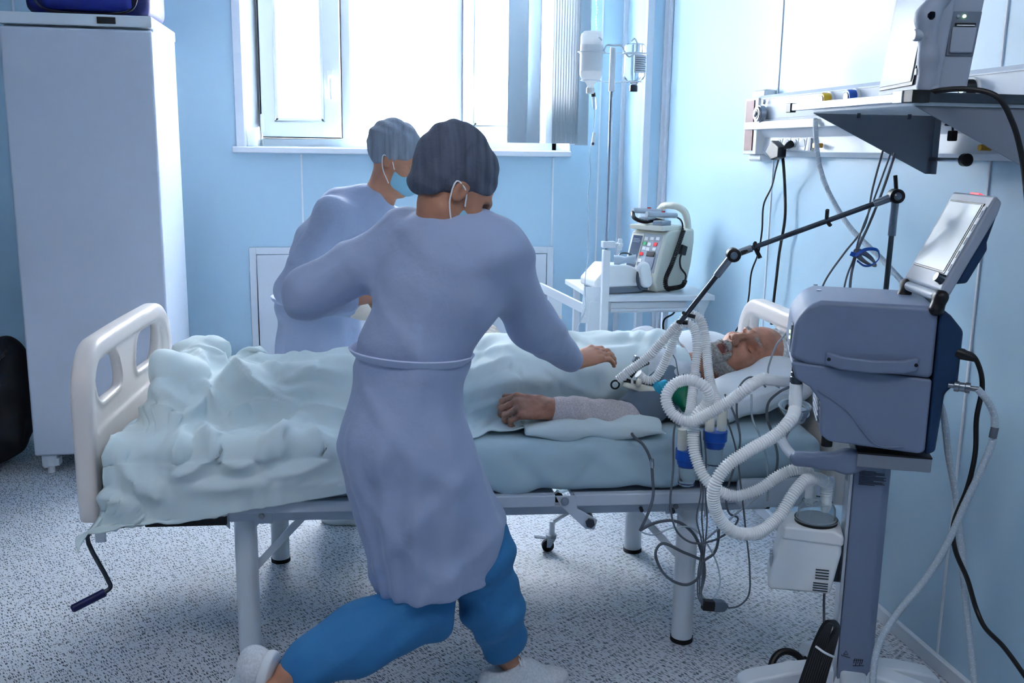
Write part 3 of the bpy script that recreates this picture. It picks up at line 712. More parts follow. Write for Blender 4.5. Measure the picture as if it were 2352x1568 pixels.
    con = np.zeros((NU, NV))
    for it in range(150):
        damp = 0.975 if it < 90 else 0.93
        Vv[..., 2] += g*dt; Vv *= damp
        Vv = np.clip(Vv, -2.5, 2.5)
        Po = P.copy(); P = P+Vv*dt; con[:] = 0
        for k in range(9):
            for (a, b, r, kk) in C:
                A = P[a]; B = P[b]; d = B-A; l = np.sqrt((d*d).sum(-1)); c = (kk*0.5*(l-r)/np.maximum(l, 1e-6)); c = np.where(l < r, c*0.5, c)
                if kk < 0.2: c = np.where(l < r, c, 0)   # bending resists folding only
                c = c[..., None]*d; P[a] = A+c; P[b] = B-c
            if k % 3 == 2: P = collide(P, Po)
        Vv = (P-Po)/dt
        # friction where it rests
        rest = (np.abs(P[..., 1]) < 0.44) & (P[..., 2] > 0.66) & (con > 0)
        P[rest, :2] = Po[rest, :2]+(P[rest, :2]-Po[rest, :2])*0.12; Vv[rest] *= 0.25
    return P, NU, NV
P, NU, NV = drape()
def upsample(P, k):
    def up(A):      # Catmull-Rom along the first axis
        n = A.shape[0]; t = np.arange((n-1)*k+1)/k; i = np.minimum(t.astype(int), n-2); f = (t-i)[:, None, None]
        p0, p1, p2, p3 = A[np.maximum(i-1, 0)], A[i], A[i+1], A[np.minimum(i+2, n-1)]
        return 0.5*((2*p1)+(-p0+p2)*f+(2*p0-5*p1+4*p2-p3)*f*f+(-p0+3*p1-3*p2+p3)*f**3)
    return up(up(P).transpose(1, 0, 2)).transpose(1, 0, 2)
P = upsample(P, 2); NU, NV = P.shape[:2]
def normals(P): 
    n = np.cross(np.gradient(P, axis=0), np.gradient(P, axis=1)); return n/np.maximum(np.linalg.norm(n, axis=-1, keepdims=True), 1e-9)
# creases: ridge lines that follow the folds of the sheet (photo points give where on the sheet they run), height, width
CR = [
 ([(452, 804), (500, 835), (560, 868), (640, 918), (690, 945)], 0.034, 0.030), ([(400, 803), (374, 860), (380, 912), (425, 945)], 0.036, 0.030),
 ([(470, 916), (445, 950), (420, 978)], 0.030, 0.024), ([(458, 870), (487, 925), (526, 972)], 0.030, 0.026), ([(526, 972), (550, 962), (575, 930)], 0.030, 0.022),
 ([(575, 930), (631, 938), (680, 952)], 0.030, 0.026), ([(692, 958), (650, 1003), (596, 1058)], 0.034, 0.024), ([(596, 1060), (555, 1070), (519, 1058)], 0.024, 0.020), ([(519, 1058), (490, 1020), (466, 978)], 0.026, 0.022),
 ([(407, 1082), (438, 1078), (519, 1029)], 0.026, 0.020), ([(408, 1080), (416, 1030), (424, 985)], 0.024, 0.020), ([(273, 1022), (316, 1092), (379, 1150)], 0.026, 0.024),
 ([(207, 1099), (245, 1135), (300, 1150)], 0.020, 0.020), ([(226, 985), (212, 1040), (203, 1099)], 0.026, 0.024), ([(330, 945), (370, 950), (414, 980)], 0.030, 0.024),
 ([(600, 872), (650, 905), (736, 895)], 0.024, 0.024), ([(690, 942), (745, 948), (800, 958)], 0.026, 0.026), ([(491, 802), (536, 790), (592, 808), (604, 832)], 0.022, 0.028),
 ([(452, 804), (458, 870)], 0.022, 0.020), ([(640, 880), (720, 860), (800, 868)], 0.020, 0.020), ([(520, 835), (580, 850), (640, 850), (760, 845)], 0.018, 0.022),
 ([(700, 960), (735, 1010), (770, 1050)], 0.020, 0.022), ([(620, 1095), (700, 1080), (790, 1040)], 0.014, 0.018), ([(440, 1110), (520, 1120), (620, 1105)], 0.012, 0.018), ([(560, 1000), (640, 1010), (700, 1000)], 0.014, 0.02),
 ([(1060, 905), (1130, 880), (1200, 868), (1290, 878)], 0.020, 0.022), ([(1190, 845), (1215, 872), (1260, 890)], 0.018, 0.016), ([(1060, 860), (1120, 850), (1180, 822)], 0.018, 0.02), ([(1180, 820), (1182, 870), (1184, 920)], 0.010, 0.010),
 ([(1250, 850), (1310, 890), (1400, 915)], 0.014, 0.016), ([(1060, 960), (1110, 935), (1160, 915)], 0.014, 0.016)]
k_ = np.clip((0.665-P[..., 2])/0.05, 0, 1)*(P[..., 1] < -0.3); P[..., 2] = P[..., 2]*(1-k_)+k_*(0.665-(0.665-P[..., 2])*0.64)
wp = np.array([list(BM @ Vector(p)) for p in P.reshape(-1, 3)]); rel = wp-CP; zz = rel @ FW
sx = 1176+CF*(rel @ RT)/zz; sy = 784-CF*(rel @ UP)/zz; Pf = P.reshape(-1, 3)
Dsp = np.zeros(len(Pf))
for line, h, wd_ in CR:
    pts = []
    for (a, b) in line:
        dd = np.hypot(sx-a, sy-b); c = np.argsort(dd)[:12]; c = c[np.argmin(zz[c])]; pts.append(Vector(Pf[c]))
    Q = np.array([list(p) for p in spline(pts, 6)]); nq = len(Q); dm = np.full(len(Pf), 9.0); tt = np.zeros(len(Pf))
    for i in range(nq-1):
        a, b = Q[i], Q[i+1]; e = b-a; L = max(e@e, 1e-9); t = np.clip(((Pf-a)@e)/L, 0, 1); di = np.linalg.norm(Pf-a-t[:, None]*e, axis=1)
        m = di < dm; dm[m] = di[m]; tt[m] = (i+t[m])/(nq-1)
    Dsp = np.maximum(Dsp, 1.6*h*np.maximum(0, 1-dm/(3.0*wd_))**2.1*(0.35+0.65*np.sin(PI*np.clip(tt, 0.0, 1))**0.6))
X_, Y_ = Pf[:, 0], Pf[:, 1]; fine = 0.004*np.maximum(0, np.sin(X_*25-Y_*33+2.5*np.sin(X_*9+Y_*5)))**3+0.005*np.maximum(0, np.sin(X_*12+Y_*29+3*np.sin(Y_*7-X_*6)))**5+0.003*np.sin(X_*34+Y_*21+2*np.sin(Y_*15+Pf[:, 2]*12))+0.0025*np.sin(X_*70-Y_*55+3*np.sin(X_*22))
Dsp = (Dsp+fine+0.004).reshape(NU, NV); nn_ = normals(P); nn_ = nn_*np.sign((nn_[..., 2:3]+(-nn_[..., 1:2])*0.5*(P[..., 1:2] < 0)+nn_[..., 1:2]*0.5*(P[..., 1:2] > 0)))
P = P+nn_*Dsp[..., None]
me = bpy.data.meshes.new('blanket')
fs = [(i*NV+j, (i+1)*NV+j, (i+1)*NV+j+1, i*NV+j+1) for i in range(NU-1) for j in range(NV-1)]
me.from_pydata(P.reshape(-1, 3).tolist(), [], fs); me.polygons.foreach_set('use_smooth', [True]*len(me.polygons)); me.materials.append(M['sheet'])
bl = bpy.data.objects.new('blanket', me); COL.objects.link(bl); bl.location = BO; bl.rotation_euler = (0, 0, BR)
d = bl.modifiers.new('thick', 'SOLIDIFY'); d.thickness = 0.004; d.offset = 0
tag(bl, 'pale mint cotton sheet crumpled over the patient and hanging over the bed edge', 'blanket')
# ---------------------------------------------------------------- people
def nv(v): v = np.array(v, float); return v/np.linalg.norm(v)
class Head:
    """adds a head to an implicit surface; a = crown, f = face direction, l = lateral"""
    def __init__(s, o, a, f, sc=1.0):
        s.o = np.array(o, float); s.a = nv(a); f = np.array(f, float); f = f-s.a*(f@s.a); s.f = nv(f); s.l = np.cross(s.a, s.f); s.sc = sc
        s.R = np.stack([s.l, s.f, s.a], 1)
    def p(s, l, f, a): return s.o+(s.l*l+s.f*f+s.a*a)*s.sc
    def ell(s, S, l, f, a, r, k=0.02, op='+'): return S.ell(s.p(l, f, a), [x*s.sc for x in r], s.R, k, op)
    def cap(s, S, p, q, ra, rb=None, k=0.01, op='+'): return S.cap(s.p(*p), s.p(*q), ra*s.sc, (ra if rb is None else rb)*s.sc, k, op)
    def skull(s, S, old=False):
        s.ell(S, 0, -0.015, 0.028, (0.075, 0.097, 0.090)); s.ell(S, 0, 0.020, -0.045, (0.056, 0.066, 0.078), 0.03)
        s.ell(S, 0, 0.062, -0.106, (0.026, 0.022, 0.018), 0.025)
        for q in (-1, 1):
            s.ell(S, q*0.040, 0.052, -0.028, (0.024, 0.024, 0.022), 0.025)
            s.cap(S, (q*0.012, 0.083, 0.020), (q*0.045, 0.066, 0.018), 0.010, 0.009, 0.012)
            s.ell(S, q*0.033, 0.0780, -0.001, (0.021, 0.0190, 0.0150), 0.008, '-')
            s.ell(S, q*0.032, 0.0540, -0.003, (0.0155, 0.0150, 0.0125), 0.003)
            s.cap(S, (q*0.020, 0.0685, -0.020), (q*0.042, 0.0620, -0.021), 0.0040, 0.0035, 0.006); s.cap(S, (q*0.020, 0.086, -0.045), (q*0.034, 0.070, -0.070), 0.0022, 0.0018, 0.006, '-')       # bag under the eye
            s.ell(S, q*0.012, 0.099, -0.040, (0.0085, 0.011, 0.0085), 0.006)
            s.ell(S, q*0.077, -0.012, -0.006, (0.009, 0.020, 0.031), 0.006); s.ell(S, q*0.085, -0.006, -0.003, (0.006, 0.010, 0.018), 0.004, '-')
            s.cap(S, (q*0.050, -0.012, -0.060), (q*0.028, 0.045, -0.098), 0.020, 0.017, 0.02)
        s.cap(S, (0, 0.084, 0.014), (0, 0.108, -0.034), 0.0085, 0.0105, 0.010); s.ell(S, 0, 0.108, -0.036, (0.0105, 0.010, 0.009), 0.006)
        for q in (-1, 1): s.ell(S, q*0.0065, 0.106, -0.0475, (0.0038, 0.005, 0.004), 0.002, '-')
        s.cap(S, (-0.020, 0.080, -0.066), (0.020, 0.080, -0.066), 0.0075, k=0.008); s.cap(S, (-0.017, 0.079, -0.081), (0.017, 0.079, -0.081), 0.0075, k=0.008)
        s.ell(S, 0, 0.092, -0.0735, (0.019, 0.012, 0.0034), 0.003, '-')
def hand(S, w, d, n, t, curl=(30, 40, 30), thumb=35, sc=1.0, spread=0.0):
    """w wrist, d direction wrist->knuckles, n back of the hand, t thumb side"""
    w = np.array(w, float); d = nv(d); n = np.array(n, float); n = nv(n-d*(n@d)); t = np.array(t, float); t = nv(t-d*(t@d)-n*(t@n))
    tips = []
    S.ell(w+d*0.048*sc, (0.046*sc, 0.036*sc, 0.0135*sc), np.stack([d, t, n], 1), 0.015)
    for i, (off, L, r) in enumerate(((0.030, 0.088, 0.0098), (0.0095, 0.092, 0.0100), (-0.0105, 0.088, 0.0096), (-0.0290, 0.080, 0.0086))):
        k0 = w+(d*L+t*off+n*(0.003-abs(off)*0.10))*sc
        S.cap(w+(d*0.012+t*off*0.6)*sc, k0, 0.0125*sc, (r+0.0008)*sc, 0.010)
        S.ell(k0+n*0.003*sc, (0.010*sc,)*3, None, 0.006)
        dd = nv(d+t*(off*spread)); ang = 0; p = k0
        c = curl[i] if isinstance(curl[0], (tuple, list)) else curl
        for j, (ln, rr) in enumerate(((0.042, 1.0), (0.026, 0.92), (0.021, 0.82))):
            ln = ln*(1, 1.08, 1.0, 0.82)[i]
            ang += math.radians(c[j]); q = p+(dd*math.cos(ang)-n*math.sin(ang))*ln*sc
            S.cap(p, q, r*rr*sc, r*rr*0.93*sc, 0.0025); 
            if j < 2: S.ell(q, (r*rr*1.03*sc,)*3, None, 0.002)
            p = q
        tips.append(p)
    b = w+(d*0.022+t*0.026-n*0.006)*sc; ta = math.radians(thumb)
    td = nv(d*math.cos(ta)+t*math.sin(ta)-n*0.35); m1 = b+td*0.040*sc; m2 = m1+nv(td+d*0.5)*0.030*sc; m3 = m2+nv(td+d*0.9-n*0.2)*0.025*sc
    S.cap(w+(d*0.010+t*0.012)*sc, b, 0.0155*sc, 0.0150*sc, 0.012); S.cap(b, m1, 0.0145*sc, 0.0115*sc, 0.008); S.cap(m1, m2, 0.0108*sc, 0.0098*sc, 0.003); S.cap(m2, m3, 0.0098*sc, 0.0080*sc, 0.003)
    return tips
# ---- patient. All joints in the bed's frame
PO = Vector((0.40, 0.0, 0.69))
pt = thing('person', 'patient with grey beard lying on his back, eyes closed, under a sheet', 'person', BM @ PO, BR)
def pc(px, py, y): return np.array(BL(px, py, y=y)-PO)
shN = pc(1555, 878, -0.19); elN = pc(1440, 962, -0.30); wrN = pc(1262, 938, -0.325); knN = pc(1158, 930, -0.345)
shF = np.array(shN)+np.array([0, 0.40, 0.04]); 
hd_o = pc(1720, 820, -0.06)
HP = Head(hd_o, (0.90, 0.02, 0.36), (-0.30, -0.56, 0.80), 1.13)
lo = (-1.42, -0.46, -0.08); hi = (0.62, 0.42, 0.36)
S = SDF(lo, hi, 0.0034)
chest = np.array([0.16, 0.0, 0.075])
# torso, legs (under the cloth)
for y, r in ((-0.09, 0.085), (0.09, 0.085), (0, 0.09)): S.cap((-0.28, y*0.8, 0.08), (0.20, y*1.1, 0.085), r*0.92, r, 0.03)
S.cap(shN+[0.0, 0.05, 0.0], shF-[0.0, 0.05, 0], 0.058, 0.058, 0.03)
for y0, y1 in ((-0.10, -0.11), (0.09, 0.14)): S.chain([(-0.30, y0, 0.07), (-0.82, y1, 0.055), (-1.27, y1, 0.04)], [0.075, 0.050, 0.036], 0.02); S.cap((-1.27, y1, 0.045), (-1.285, y1*1.4, 0.105), 0.032, 0.022, 0.02)
neck0 = np.array([0.5*(shN[0]+shF[0])+0.01, 0.5*(shN[1]+shF[1]), 0.09])
S.cap(neck0, HP.p(0, -0.02, -0.055), 0.062, 0.054, 0.03)
HP.skull(S)
S.chain([shN, elN, wrN], [0.052, 0.040, 0.030], 0.02)
S.cap(elN+(wrN-elN)*0.12, elN+(wrN-elN)*0.45, 0.043, 0.040, 0.02)
S.ell(wrN, (0.032, 0.032, 0.024), None, 0.02)
S.chain([shF, shF+[-0.22, 0.01, -0.04], (-0.16, 0.10, 0.14)], [0.05, 0.042, 0.03], 0.02)
hand(S, wrN, knN-wrN, (0.05, -0.72, 0.80), (0, 0.75, 0.66), curl=((42, 52, 30), (48, 55, 30), (50, 55, 32), (52, 52, 30)), thumb=20, sc=1.12)
rng = np.random.RandomState(3)
o_ = hd_o
S.near(o_-0.14, o_+0.14, lambda X, Y, Z: 0.0006*np.sin(X*260+3*np.sin(Y*90))*np.sin(Z*210+Y*120))
# brow furrows across the forehead
for a in (0.040, 0.052): HP.cap(S, (-0.030, 0.0835-(a-0.04)*0.35, a), (0.030, 0.0835-(a-0.04)*0.35, a), 0.0016, k=0.003, op='-')
S.build('body', 'skin_old', pt, 1)
# closed eyelids with lashes
for q in (-1, 1):
    c = HP.p(q*0.032, 0.054, -0.003); s = SDF(c-0.032, c+0.032, 0.0013)
    HP.ell(s, q*0.032, 0.0545, -0.001, (0.0162, 0.0156, 0.0128)); HP.ell(s, q*0.032, 0.0535, -0.006, (0.0155, 0.0150, 0.0105), 0.001)
    HP.cap(s, (q*0.019, 0.0655, 0.0035), (q*0.046, 0.0640, 0.0040), 0.0014, 0.0014, 0.004, '-')
    lid = s.build('eyelid', 'skin_old', pt); lp = []
    for k in range(9):
        l = q*(0.0185+0.0265*k/8); a_ = -0.0085-0.0022*math.sin(PI*k/8); u_ = ((l-q*0.032)/0.0155)**2+((a_+0.006)/0.0105)**2; lp.append(HP.p(l, 0.0535+0.0150*math.sqrt(max(0.0, 1-u_))+0.0006, a_))
    MB().tube(lp, 0.0009, 6, sub=3).build('eyelash', 'hair_dark', lid)
# lips
s = SDF(HP.p(0, 0.08, -0.073)-0.04, HP.p(0, 0.08, -0.073)+0.04, 0.0016)
HP.cap(s, (-0.017, 0.0825, -0.067), (0.017, 0.0825, -0.067), 0.0062, k=0.003); HP.cap(s, (-0.014, 0.082, -0.0805), (0.014, 0.082, -0.0805), 0.0066, k=0.001)
s.build('lips', 'lip', pt)
# hair and beard
def fuzz(amp, f): return lambda X, Y, Z: amp*(np.sin(X*f+4*np.sin(Y*f*0.31)+2*np.sin(Z*f*0.2))*np.sin(Z*f*0.83+3*np.sin(X*f*0.27))*np.sin(Y*f*0.9+2*np.sin(Z*f*.33)))
def strands(s, name, m, flow, n, L, seed, r=0.00055, keep=None, curl=0.25):
    """short hairs growing out of an implicit surface"""
    pos, Q = s.mesh(); rs = np.random.RandomState(seed); mb = MB(); g = 0
    o = s.build(name, m, pt)
    me0 = o.data; nrm = np.array([v.normal for v in me0.vertices]); idx = rs.permutation(len(pos)); done = 0
    for i in idx:
        p = pos[i]; nn = nrm[i]
        if keep is not None and not keep(p): continue
        d = nv(flow(p)*1.0+nn*0.45+rs.randn(3)*curl); l = L*(0.6+0.7*rs.rand()); q = p+d*l*0.5+nn*0.0006; e = p+nv(d+flow(p)*0.6+rs.randn(3)*curl*0.6)*l
        side_ = nv(np.cross(d, nn)+1e-6); up_ = nv(np.cross(side_, d)); vs = []
        for c, rr in ((p-nn*0.001, r), (q, r*0.8), (e, r*0.2)):
            for k in range(3): an = 2*PI*k/3; vs.append(c+(side_*math.cos(an)+up_*math.sin(an))*rr)
        mb.add(vs, [(0, 1, 4, 3), (1, 2, 5, 4), (2, 0, 3, 5), (3, 4, 7, 6), (4, 5, 8, 7), (5, 3, 6, 8)]); done += 1
        if done >= n: break
    v0 = [tuple(v.co) for v in me0.vertices]; f0 = [tuple(p.vertices) for p in me0.polygons]; off = len(v0)
    me = bpy.data.meshes.new(name); me.from_pydata(v0+[tuple(v) for v in mb.v], [], f0+[tuple(i+off for i in f) for f in mb.f])
    me.polygons.foreach_set('use_smooth', [True]*len(me.polygons)); me.materials.append(M[m]); o.data = me; o.modifiers.clear(); return o
s = SDF(hd_o-0.17, hd_o+0.17, 0.0030)
HP.ell(s, 0, -0.024, 0.034, (0.080, 0.099, 0.094))
s.plane(HP.p(0, 0.020, 0.070), HP.f*0.80-HP.a*0.60, 0.02)
s.plane(HP.p(0, 0.0, -0.045), -HP.a, 0.02)
s.plane(HP.p(0, 0.048, 0), HP.f, 0.01)
s.disp(fuzz(0.0022, 190))
strands(s, 'hair', 'hair_white', lambda p: nv(-HP.f*0.9+HP.a*0.55), 4200, 0.022, 4, 0.0007)
for q in (-1, 1):
    s = SDF(HP.p(q*0.03, 0.085, 0.018)-0.035, HP.p(q*0.03, 0.085, 0.018)+0.035, 0.0014)
    HP.cap(s, (q*0.016, 0.0895, 0.019), (q*0.040, 0.0770, 0.021), 0.0028, 0.0018)
    strands(s, 'eyebrow', 'beard', lambda p: HP.l*q*0.8+HP.f*0.3, 160, 0.007, 6, 0.0004)
s = SDF(HP.p(0, 0.02, -0.07)-0.13, HP.p(0, 0.02, -0.07)+0.13, 0.0026)
for q in (-1, 1):
    HP.cap(s, (q*0.061, -0.005, -0.045), (q*0.047, 0.035, -0.090), 0.0150, 0.0165, 0.01); HP.cap(s, (q*0.047, 0.035, -0.090), (q*0.012, 0.066, -0.104), 0.0180, 0.021, 0.01)
    HP.cap(s, (q*0.004, 0.0895, -0.055), (q*0.024, 0.077, -0.068), 0.0062, 0.0062, 0.006); HP.cap(s, (q*0.024, 0.077, -0.068), (q*0.024, 0.070, -0.092), 0.007, 0.011, 0.006)
HP.cap(s, (-0.012, 0.077, -0.100), (0.012, 0.077, -0.100), 0.013, k=0.01); HP.ell(s, 0, 0.072, -0.113, (0.028, 0.020, 0.016), 0.01)
HP.ell(s, 0, 0.096, -0.0735, (0.0165, 0.02, 0.010), 0.003, '-')
s.disp(fuzz(0.0014, 260))
strands(s, 'beard', 'beard', lambda p: nv(-HP.a*0.9+HP.f*0.15+HP.l*0.25*np.sign((p-HP.o)@HP.l)), 3800, 0.011, 5, 0.00055)
# shirt
s = SDF((-0.10, -0.40, -0.03), (0.48, 0.42, 0.28), 0.0055)
for y, r in ((-0.10, 0.095), (0.10, 0.095), (0, 0.10)): s.cap((-0.10, y*0.8, 0.085), (0.22, y*1.1, 0.09), r*0.92+0.009, r+0.009, 0.05)
s.cap(shN+[0.0, 0.05, 0.0], shF-[0.0, 0.05, 0], 0.073, 0.073, 0.05)
s.cap(shN, shN+(elN-shN)*0.45, 0.064, 0.060, 0.03); s.cap(neck0-[0.05, 0, -0.01], neck0+[0.035, 0, 0.02], 0.075, 0.072, 0.03)
s.ell(neck0+[0.075, -0.01, 0.05], (0.075, 0.062, 0.07), None, 0.01, '-')
s.disp(lambda X, Y, Z: 0.005*np.sin(X*40+Y*26+2*np.sin(Y*22))+0.004*np.sin(Y*60-X*30+2*np.sin(X*35)))
s.build('shirt', 'shirt', pt)
# knitted sleeve of the near arm
s = SDF(np.minimum(wrN, elN)-0.09, np.maximum(wrN, shN)+0.09, 0.004)
s.chain([wrN+(elN-wrN)*0.02, wrN+(elN-wrN)*0.35, elN, elN+(shN-elN)*0.3], [0.0365, 0.047, 0.055, 0.056], 0.01)
ax = nv(wrN-elN); s.plane(wrN+(elN-wrN)*0.03, ax, 0.002)
s.disp(lambda X, Y, Z: 0.0035*fold(X*70+Z*60+2*np.sin(Y*30), 2)*np.clip((X-wrN[0]-0.06)*9, 0, 1.3)+0.0012*np.sin(X*150+Y*60))
s.build('sleeve', 'sleeve', pt)
# blood pressure cuff round the upper arm
cuff_o = BM @ (PO+Vector(elN+(shN-elN)*0.5))
cf = thing('blood_pressure_cuff', 'dark grey blood pressure cuff wrapped round the upper arm of the patient', 'blood pressure cuff', cuff_o, BR)
cc = elN+(shN-elN)*0.5; e2 = elN-cc; s2 = shN-cc
s = SDF(np.minimum(e2, s2)-0.09, np.maximum(e2, s2)+0.09, 0.0042)
s.cap(e2+(s2-e2)*0.02, e2+(s2-e2)*0.98, 0.062, 0.072); ax = nv(s2-e2); s.plane(e2+(s2-e2)*0.05, -ax, 0.006); s.plane(e2+(s2-e2)*0.98, ax, 0.006)
s.disp(lambda X, Y, Z: 0.0015*np.sin(X*60+Z*40)); s.build('wrap', 'cuff_grey', cf)
# printed lines on the cuff
ink = MB(); yv = nv(np.cross(ax, [0, -0.75, 0.65])); up = nv(np.cross(ax, [0, 1, 0.2]))
def on_cuff(t, ang, lift=0.0012):
    c = e2+(s2-e2)*t; n1 = nv(np.array([0, 0, 1])-ax*ax[2]); n2 = np.cross(ax, n1)
    sgn = -1 if n2[1] > 0 else 1; return c+(n1*math.cos(ang)+n2*sgn*math.sin(ang))*(0.064+0.008*t+lift)
for (t0, t1, a0, a1) in ((0.60, 0.78, 0.75, 0.75), (0.62, 0.78, 0.82, 0.82), (0.66, 0.80, 1.20, 1.16), (0.66, 0.84, 1.27, 1.27), (0.80, 0.86, 1.10, 1.25), (0.86, 0.84, 1.25, 1.38), (0.68, 0.82, 1.55, 1.52), (0.68, 0.86, 1.62, 1.62), (0.82, 0.88, 1.45, 1.60), (0.88, 0.84, 1.60, 1.74), (0.60, 0.60, 0.70, 0.88), (0.72, 0.72, 1.5, 1.66)):
    ink.tube([on_cuff(t0, a0), on_cuff((t0+t1)/2, (a0+a1)/2), on_cuff(t1, a1)], 0.0014, 6, sub=3)
ink.build('printed_marks', 'ink', cf)
# ---- generic standing person
def garment(S, pts, rs, k=0.05): return S.chain(pts, rs, k)
def shoe_mesh(parent, heel, toe, pitch_up=0.0):
    heel = np.array(heel); toe = np.array(toe); d = nv(toe-heel); L = np.linalg.norm(toe-heel); z = np.array([0, 0, 1.0]); z = nv(z-d*(z@d)); y = np.cross(z, d)
    lo = np.minimum(heel, toe)-0.12; hi = np.maximum(heel, toe)+0.14
    R = np.stack([d, y, z], 1)
    s = SDF(lo, hi, 0.004)
    s.ell(heel+d*0.05*1+z*0.050, (0.055, 0.036, 0.048), R, 0.02); s.ell(heel+d*(L-0.07)+z*0.034, (0.078, 0.044, 0.034), R, 0.04); s.cap(heel+d*0.06+z*0.05, heel+d*(L-0.1)+z*0.04, 0.036, 0.034, 0.03)
    s.ell(heel+d*0.125+z*0.062, (0.062, 0.036, 0.046), R, 0.02); s.ell(heel+d*0.060+z*0.112, (0.036, 0.026, 0.03), R, 0.01, '-'); s.plane(heel+z*0.012, -z, 0.004)
    up = s.build('shoe_upper', 'shoe', parent)
    s = SDF(lo, hi, 0.004)
    s.ell(heel+d*0.055+z*0.012, (0.062, 0.040, 0.03), R, 0.01); s.ell(heel+d*(L-0.075)+z*0.012, (0.085, 0.049, 0.03), R, 0.03); s.cap(heel+d*0.06+z*0.012, heel+d*(L-0.08)+z*0.012, 0.038, 0.042, 0.02)
    s.plane(heel+z*0.0, -z, 0.003); s.plane(heel+z*0.026, z, 0.004); s.build('shoe_sole', 'shoe_sole', parent)
    lc = MB()
    for i in range(6):
        c = heel+d*(0.118+i*0.013)*L/0.27+z*(0.1125-i*0.0065); lc.tube([c-y*0.026-z*0.012, c+z*0.0015, c+y*0.026-z*0.012], 0.0025, 6, sub=4)
    lc.build('laces', 'hose_white', up)
def person(label, J, colors, gown_pts, headpar, hands, capkind, base, mask=True, glove=True, fold_seed=1.0, hmin=0.0048):
    """J: dict of joints in world space; gown_pts: list of (centre, half width, half depth, axis)"""
    root = thing('person', label, 'person', base)
    B = np.array(base, float)
    g = {k: np.array(v, float)-B for k, v in J.items()}
    Hd = Head(g['head'], headpar[0], headpar[1], headpar[2])
    allp = np.array(list(g.values())); lo = allp.min(0)-0.20; hi = allp.max(0)+0.20; lo[2] = max(lo[2], -B[2]-0.02)
    S = SDF(lo, hi, hmin)
    S.chain([g['pelvis'], g['waist'], g['chest']], [0.085, 0.08, 0.085], 0.03); S.cap(g['shL'], g['shR'], 0.045, 0.045, 0.03); S.cap(g['hipL'], g['hipR'], 0.07, 0.07, 0.03)
    S.cap(g['chest'], g['neck'], 0.075, 0.055, 0.03); S.cap(g['neck'], Hd.p(0, -0.02, -0.05), 0.055, 0.052, 0.03); Hd.skull(S)
    for q in 'LR':
        S.chain([g['sh'+q], g['el'+q], g['wr'+q]], [0.042, 0.035, 0.027], 0.02)
        S.chain([g['hip'+q], g['kn'+q], g['an'+q]], [0.070, 0.050, 0.034], 0.02)
        S.cap(g['an'+q]*0.85+g['toe'+q]*0.15-np.array([0, 0, 0.02]), g['toe'+q], 0.028, 0.022, 0.02)
        if not glove: hand(S, g['wr'+q], *hands[q])
    if glove:
        for q in 'LR': hand(S, g['wr'+q], *hands[q], sc=0.94)
    S.build('body', colors['skin'], root, 1)
    if glove:
        for q in 'LR':
            w = g['wr'+q]; s = SDF(w-0.25, w+0.25, 0.0036); hand(s, w, *hands[q]); dd = nv(hands[q][0]); s.cap(w-dd*0.05, w+dd*0.01, 0.031, 0.031, 0.01); s.plane(w-dd*0.045, -dd, 0.003); s.build('glove', 'glove', root)
    # gown: bell of stacked ellipses plus sleeves
    s = SDF(lo, hi, 0.0075)
    def layer(c0, r0, c1, r1):
        c0 = np.array(c0)-B; c1 = np.array(c1)-B; yaw = J['yaw'][0]; ca, sa = math.cos(yaw), math.sin(yaw)
        m = max(max(r0), max(r1))+0.08; sl, X, Y, Z = s.region(np.minimum(c0, c1)-m, np.maximum(c0, c1)+m)
        d = c1-c0; t = np.clip(((X-c0[0])*d[0]+(Y-c0[1])*d[1]+(Z-c0[2])*d[2])/(d@d), 0, 1)
        x = X-c0[0]-t*d[0]; y = Y-c0[1]-t*d[1]; z = Z-c0[2]-t*d[2]
        lx = (x*ca+y*sa); ly = (-x*sa+y*ca); rx = r0[0]+(r1[0]-r0[0])*t; ry = r0[1]+(r1[1]-r0[1])*t
        q = np.sqrt((lx/rx)**2+(ly/ry)**2+(z/np.minimum(rx, ry))**2); s._comb(((q-1)*np.minimum(rx, ry)).astype(np.float32), 0.03, '+', sl)
    s.chain([g['pelvis'], g['waist'], g['chest']], [0.115, 0.105, 0.115], 0.04)
    for a, b in zip(gown_pts, gown_pts[1:]): layer(a[0], a[1], b[0], b[1])
    for q in 'LR': s.cap(g['hip'+q], g['hip'+q]+(g['kn'+q]-g['hip'+q])*0.75, 0.104, 0.100, 0.05)
    s.cap(g['shL'], g['shR'], 0.068, 0.068, 0.06); s.cap(g['chest'], g['neck']-(g['neck']-g['chest'])*0.2, 0.10, 0.065, 0.04)
    for q in 'LR':
        s.chain([g['sh'+q], g['el'+q], g['el'+q]+(g['wr'+q]-g['el'+q])*0.95], [0.072, 0.062, 0.037], 0.035)
    fs_ = fold_seed
    def folds(X, Y, Z):
        low = np.clip((0.95-(Z+B[2]))/0.4, 0.0, 1.0)
        r = 0.010*low*np.sin(np.arctan2(Y-g['pelvis'][1], X-g['pelvis'][0])*11+Z*2+fs_)
        r = r+0.0035*np.sin(X*30+Z*12+2*np.sin(Y*17+fs_))-0.009*fold(X*26-Z*17+2.2*np.sin(Z*6+Y*8+fs_), 5)-0.007*fold(X*15+Z*24+2*np.sin(X*11+fs_), 7)
        r = r+0.006*np.exp(-((Z-g['waist'][2])/0.025)**2)*1.0
        return r*0.8
    s.disp(folds)
    hem = np.array(gown_pts[0][0])-B; s.plane(hem, (0.12, 0, -1), 0.01)
    gm = s.build('gown', colors['gown'], root, 2)
    # belt
    w = g['waist']; wr_ = [gp for gp in gown_pts if abs(gp[0][2]-J['waist'][2]) < 0.04][0][1]; yaw = J['yaw'][0]; ca, sa = math.cos(yaw), math.sin(yaw); bpts = []
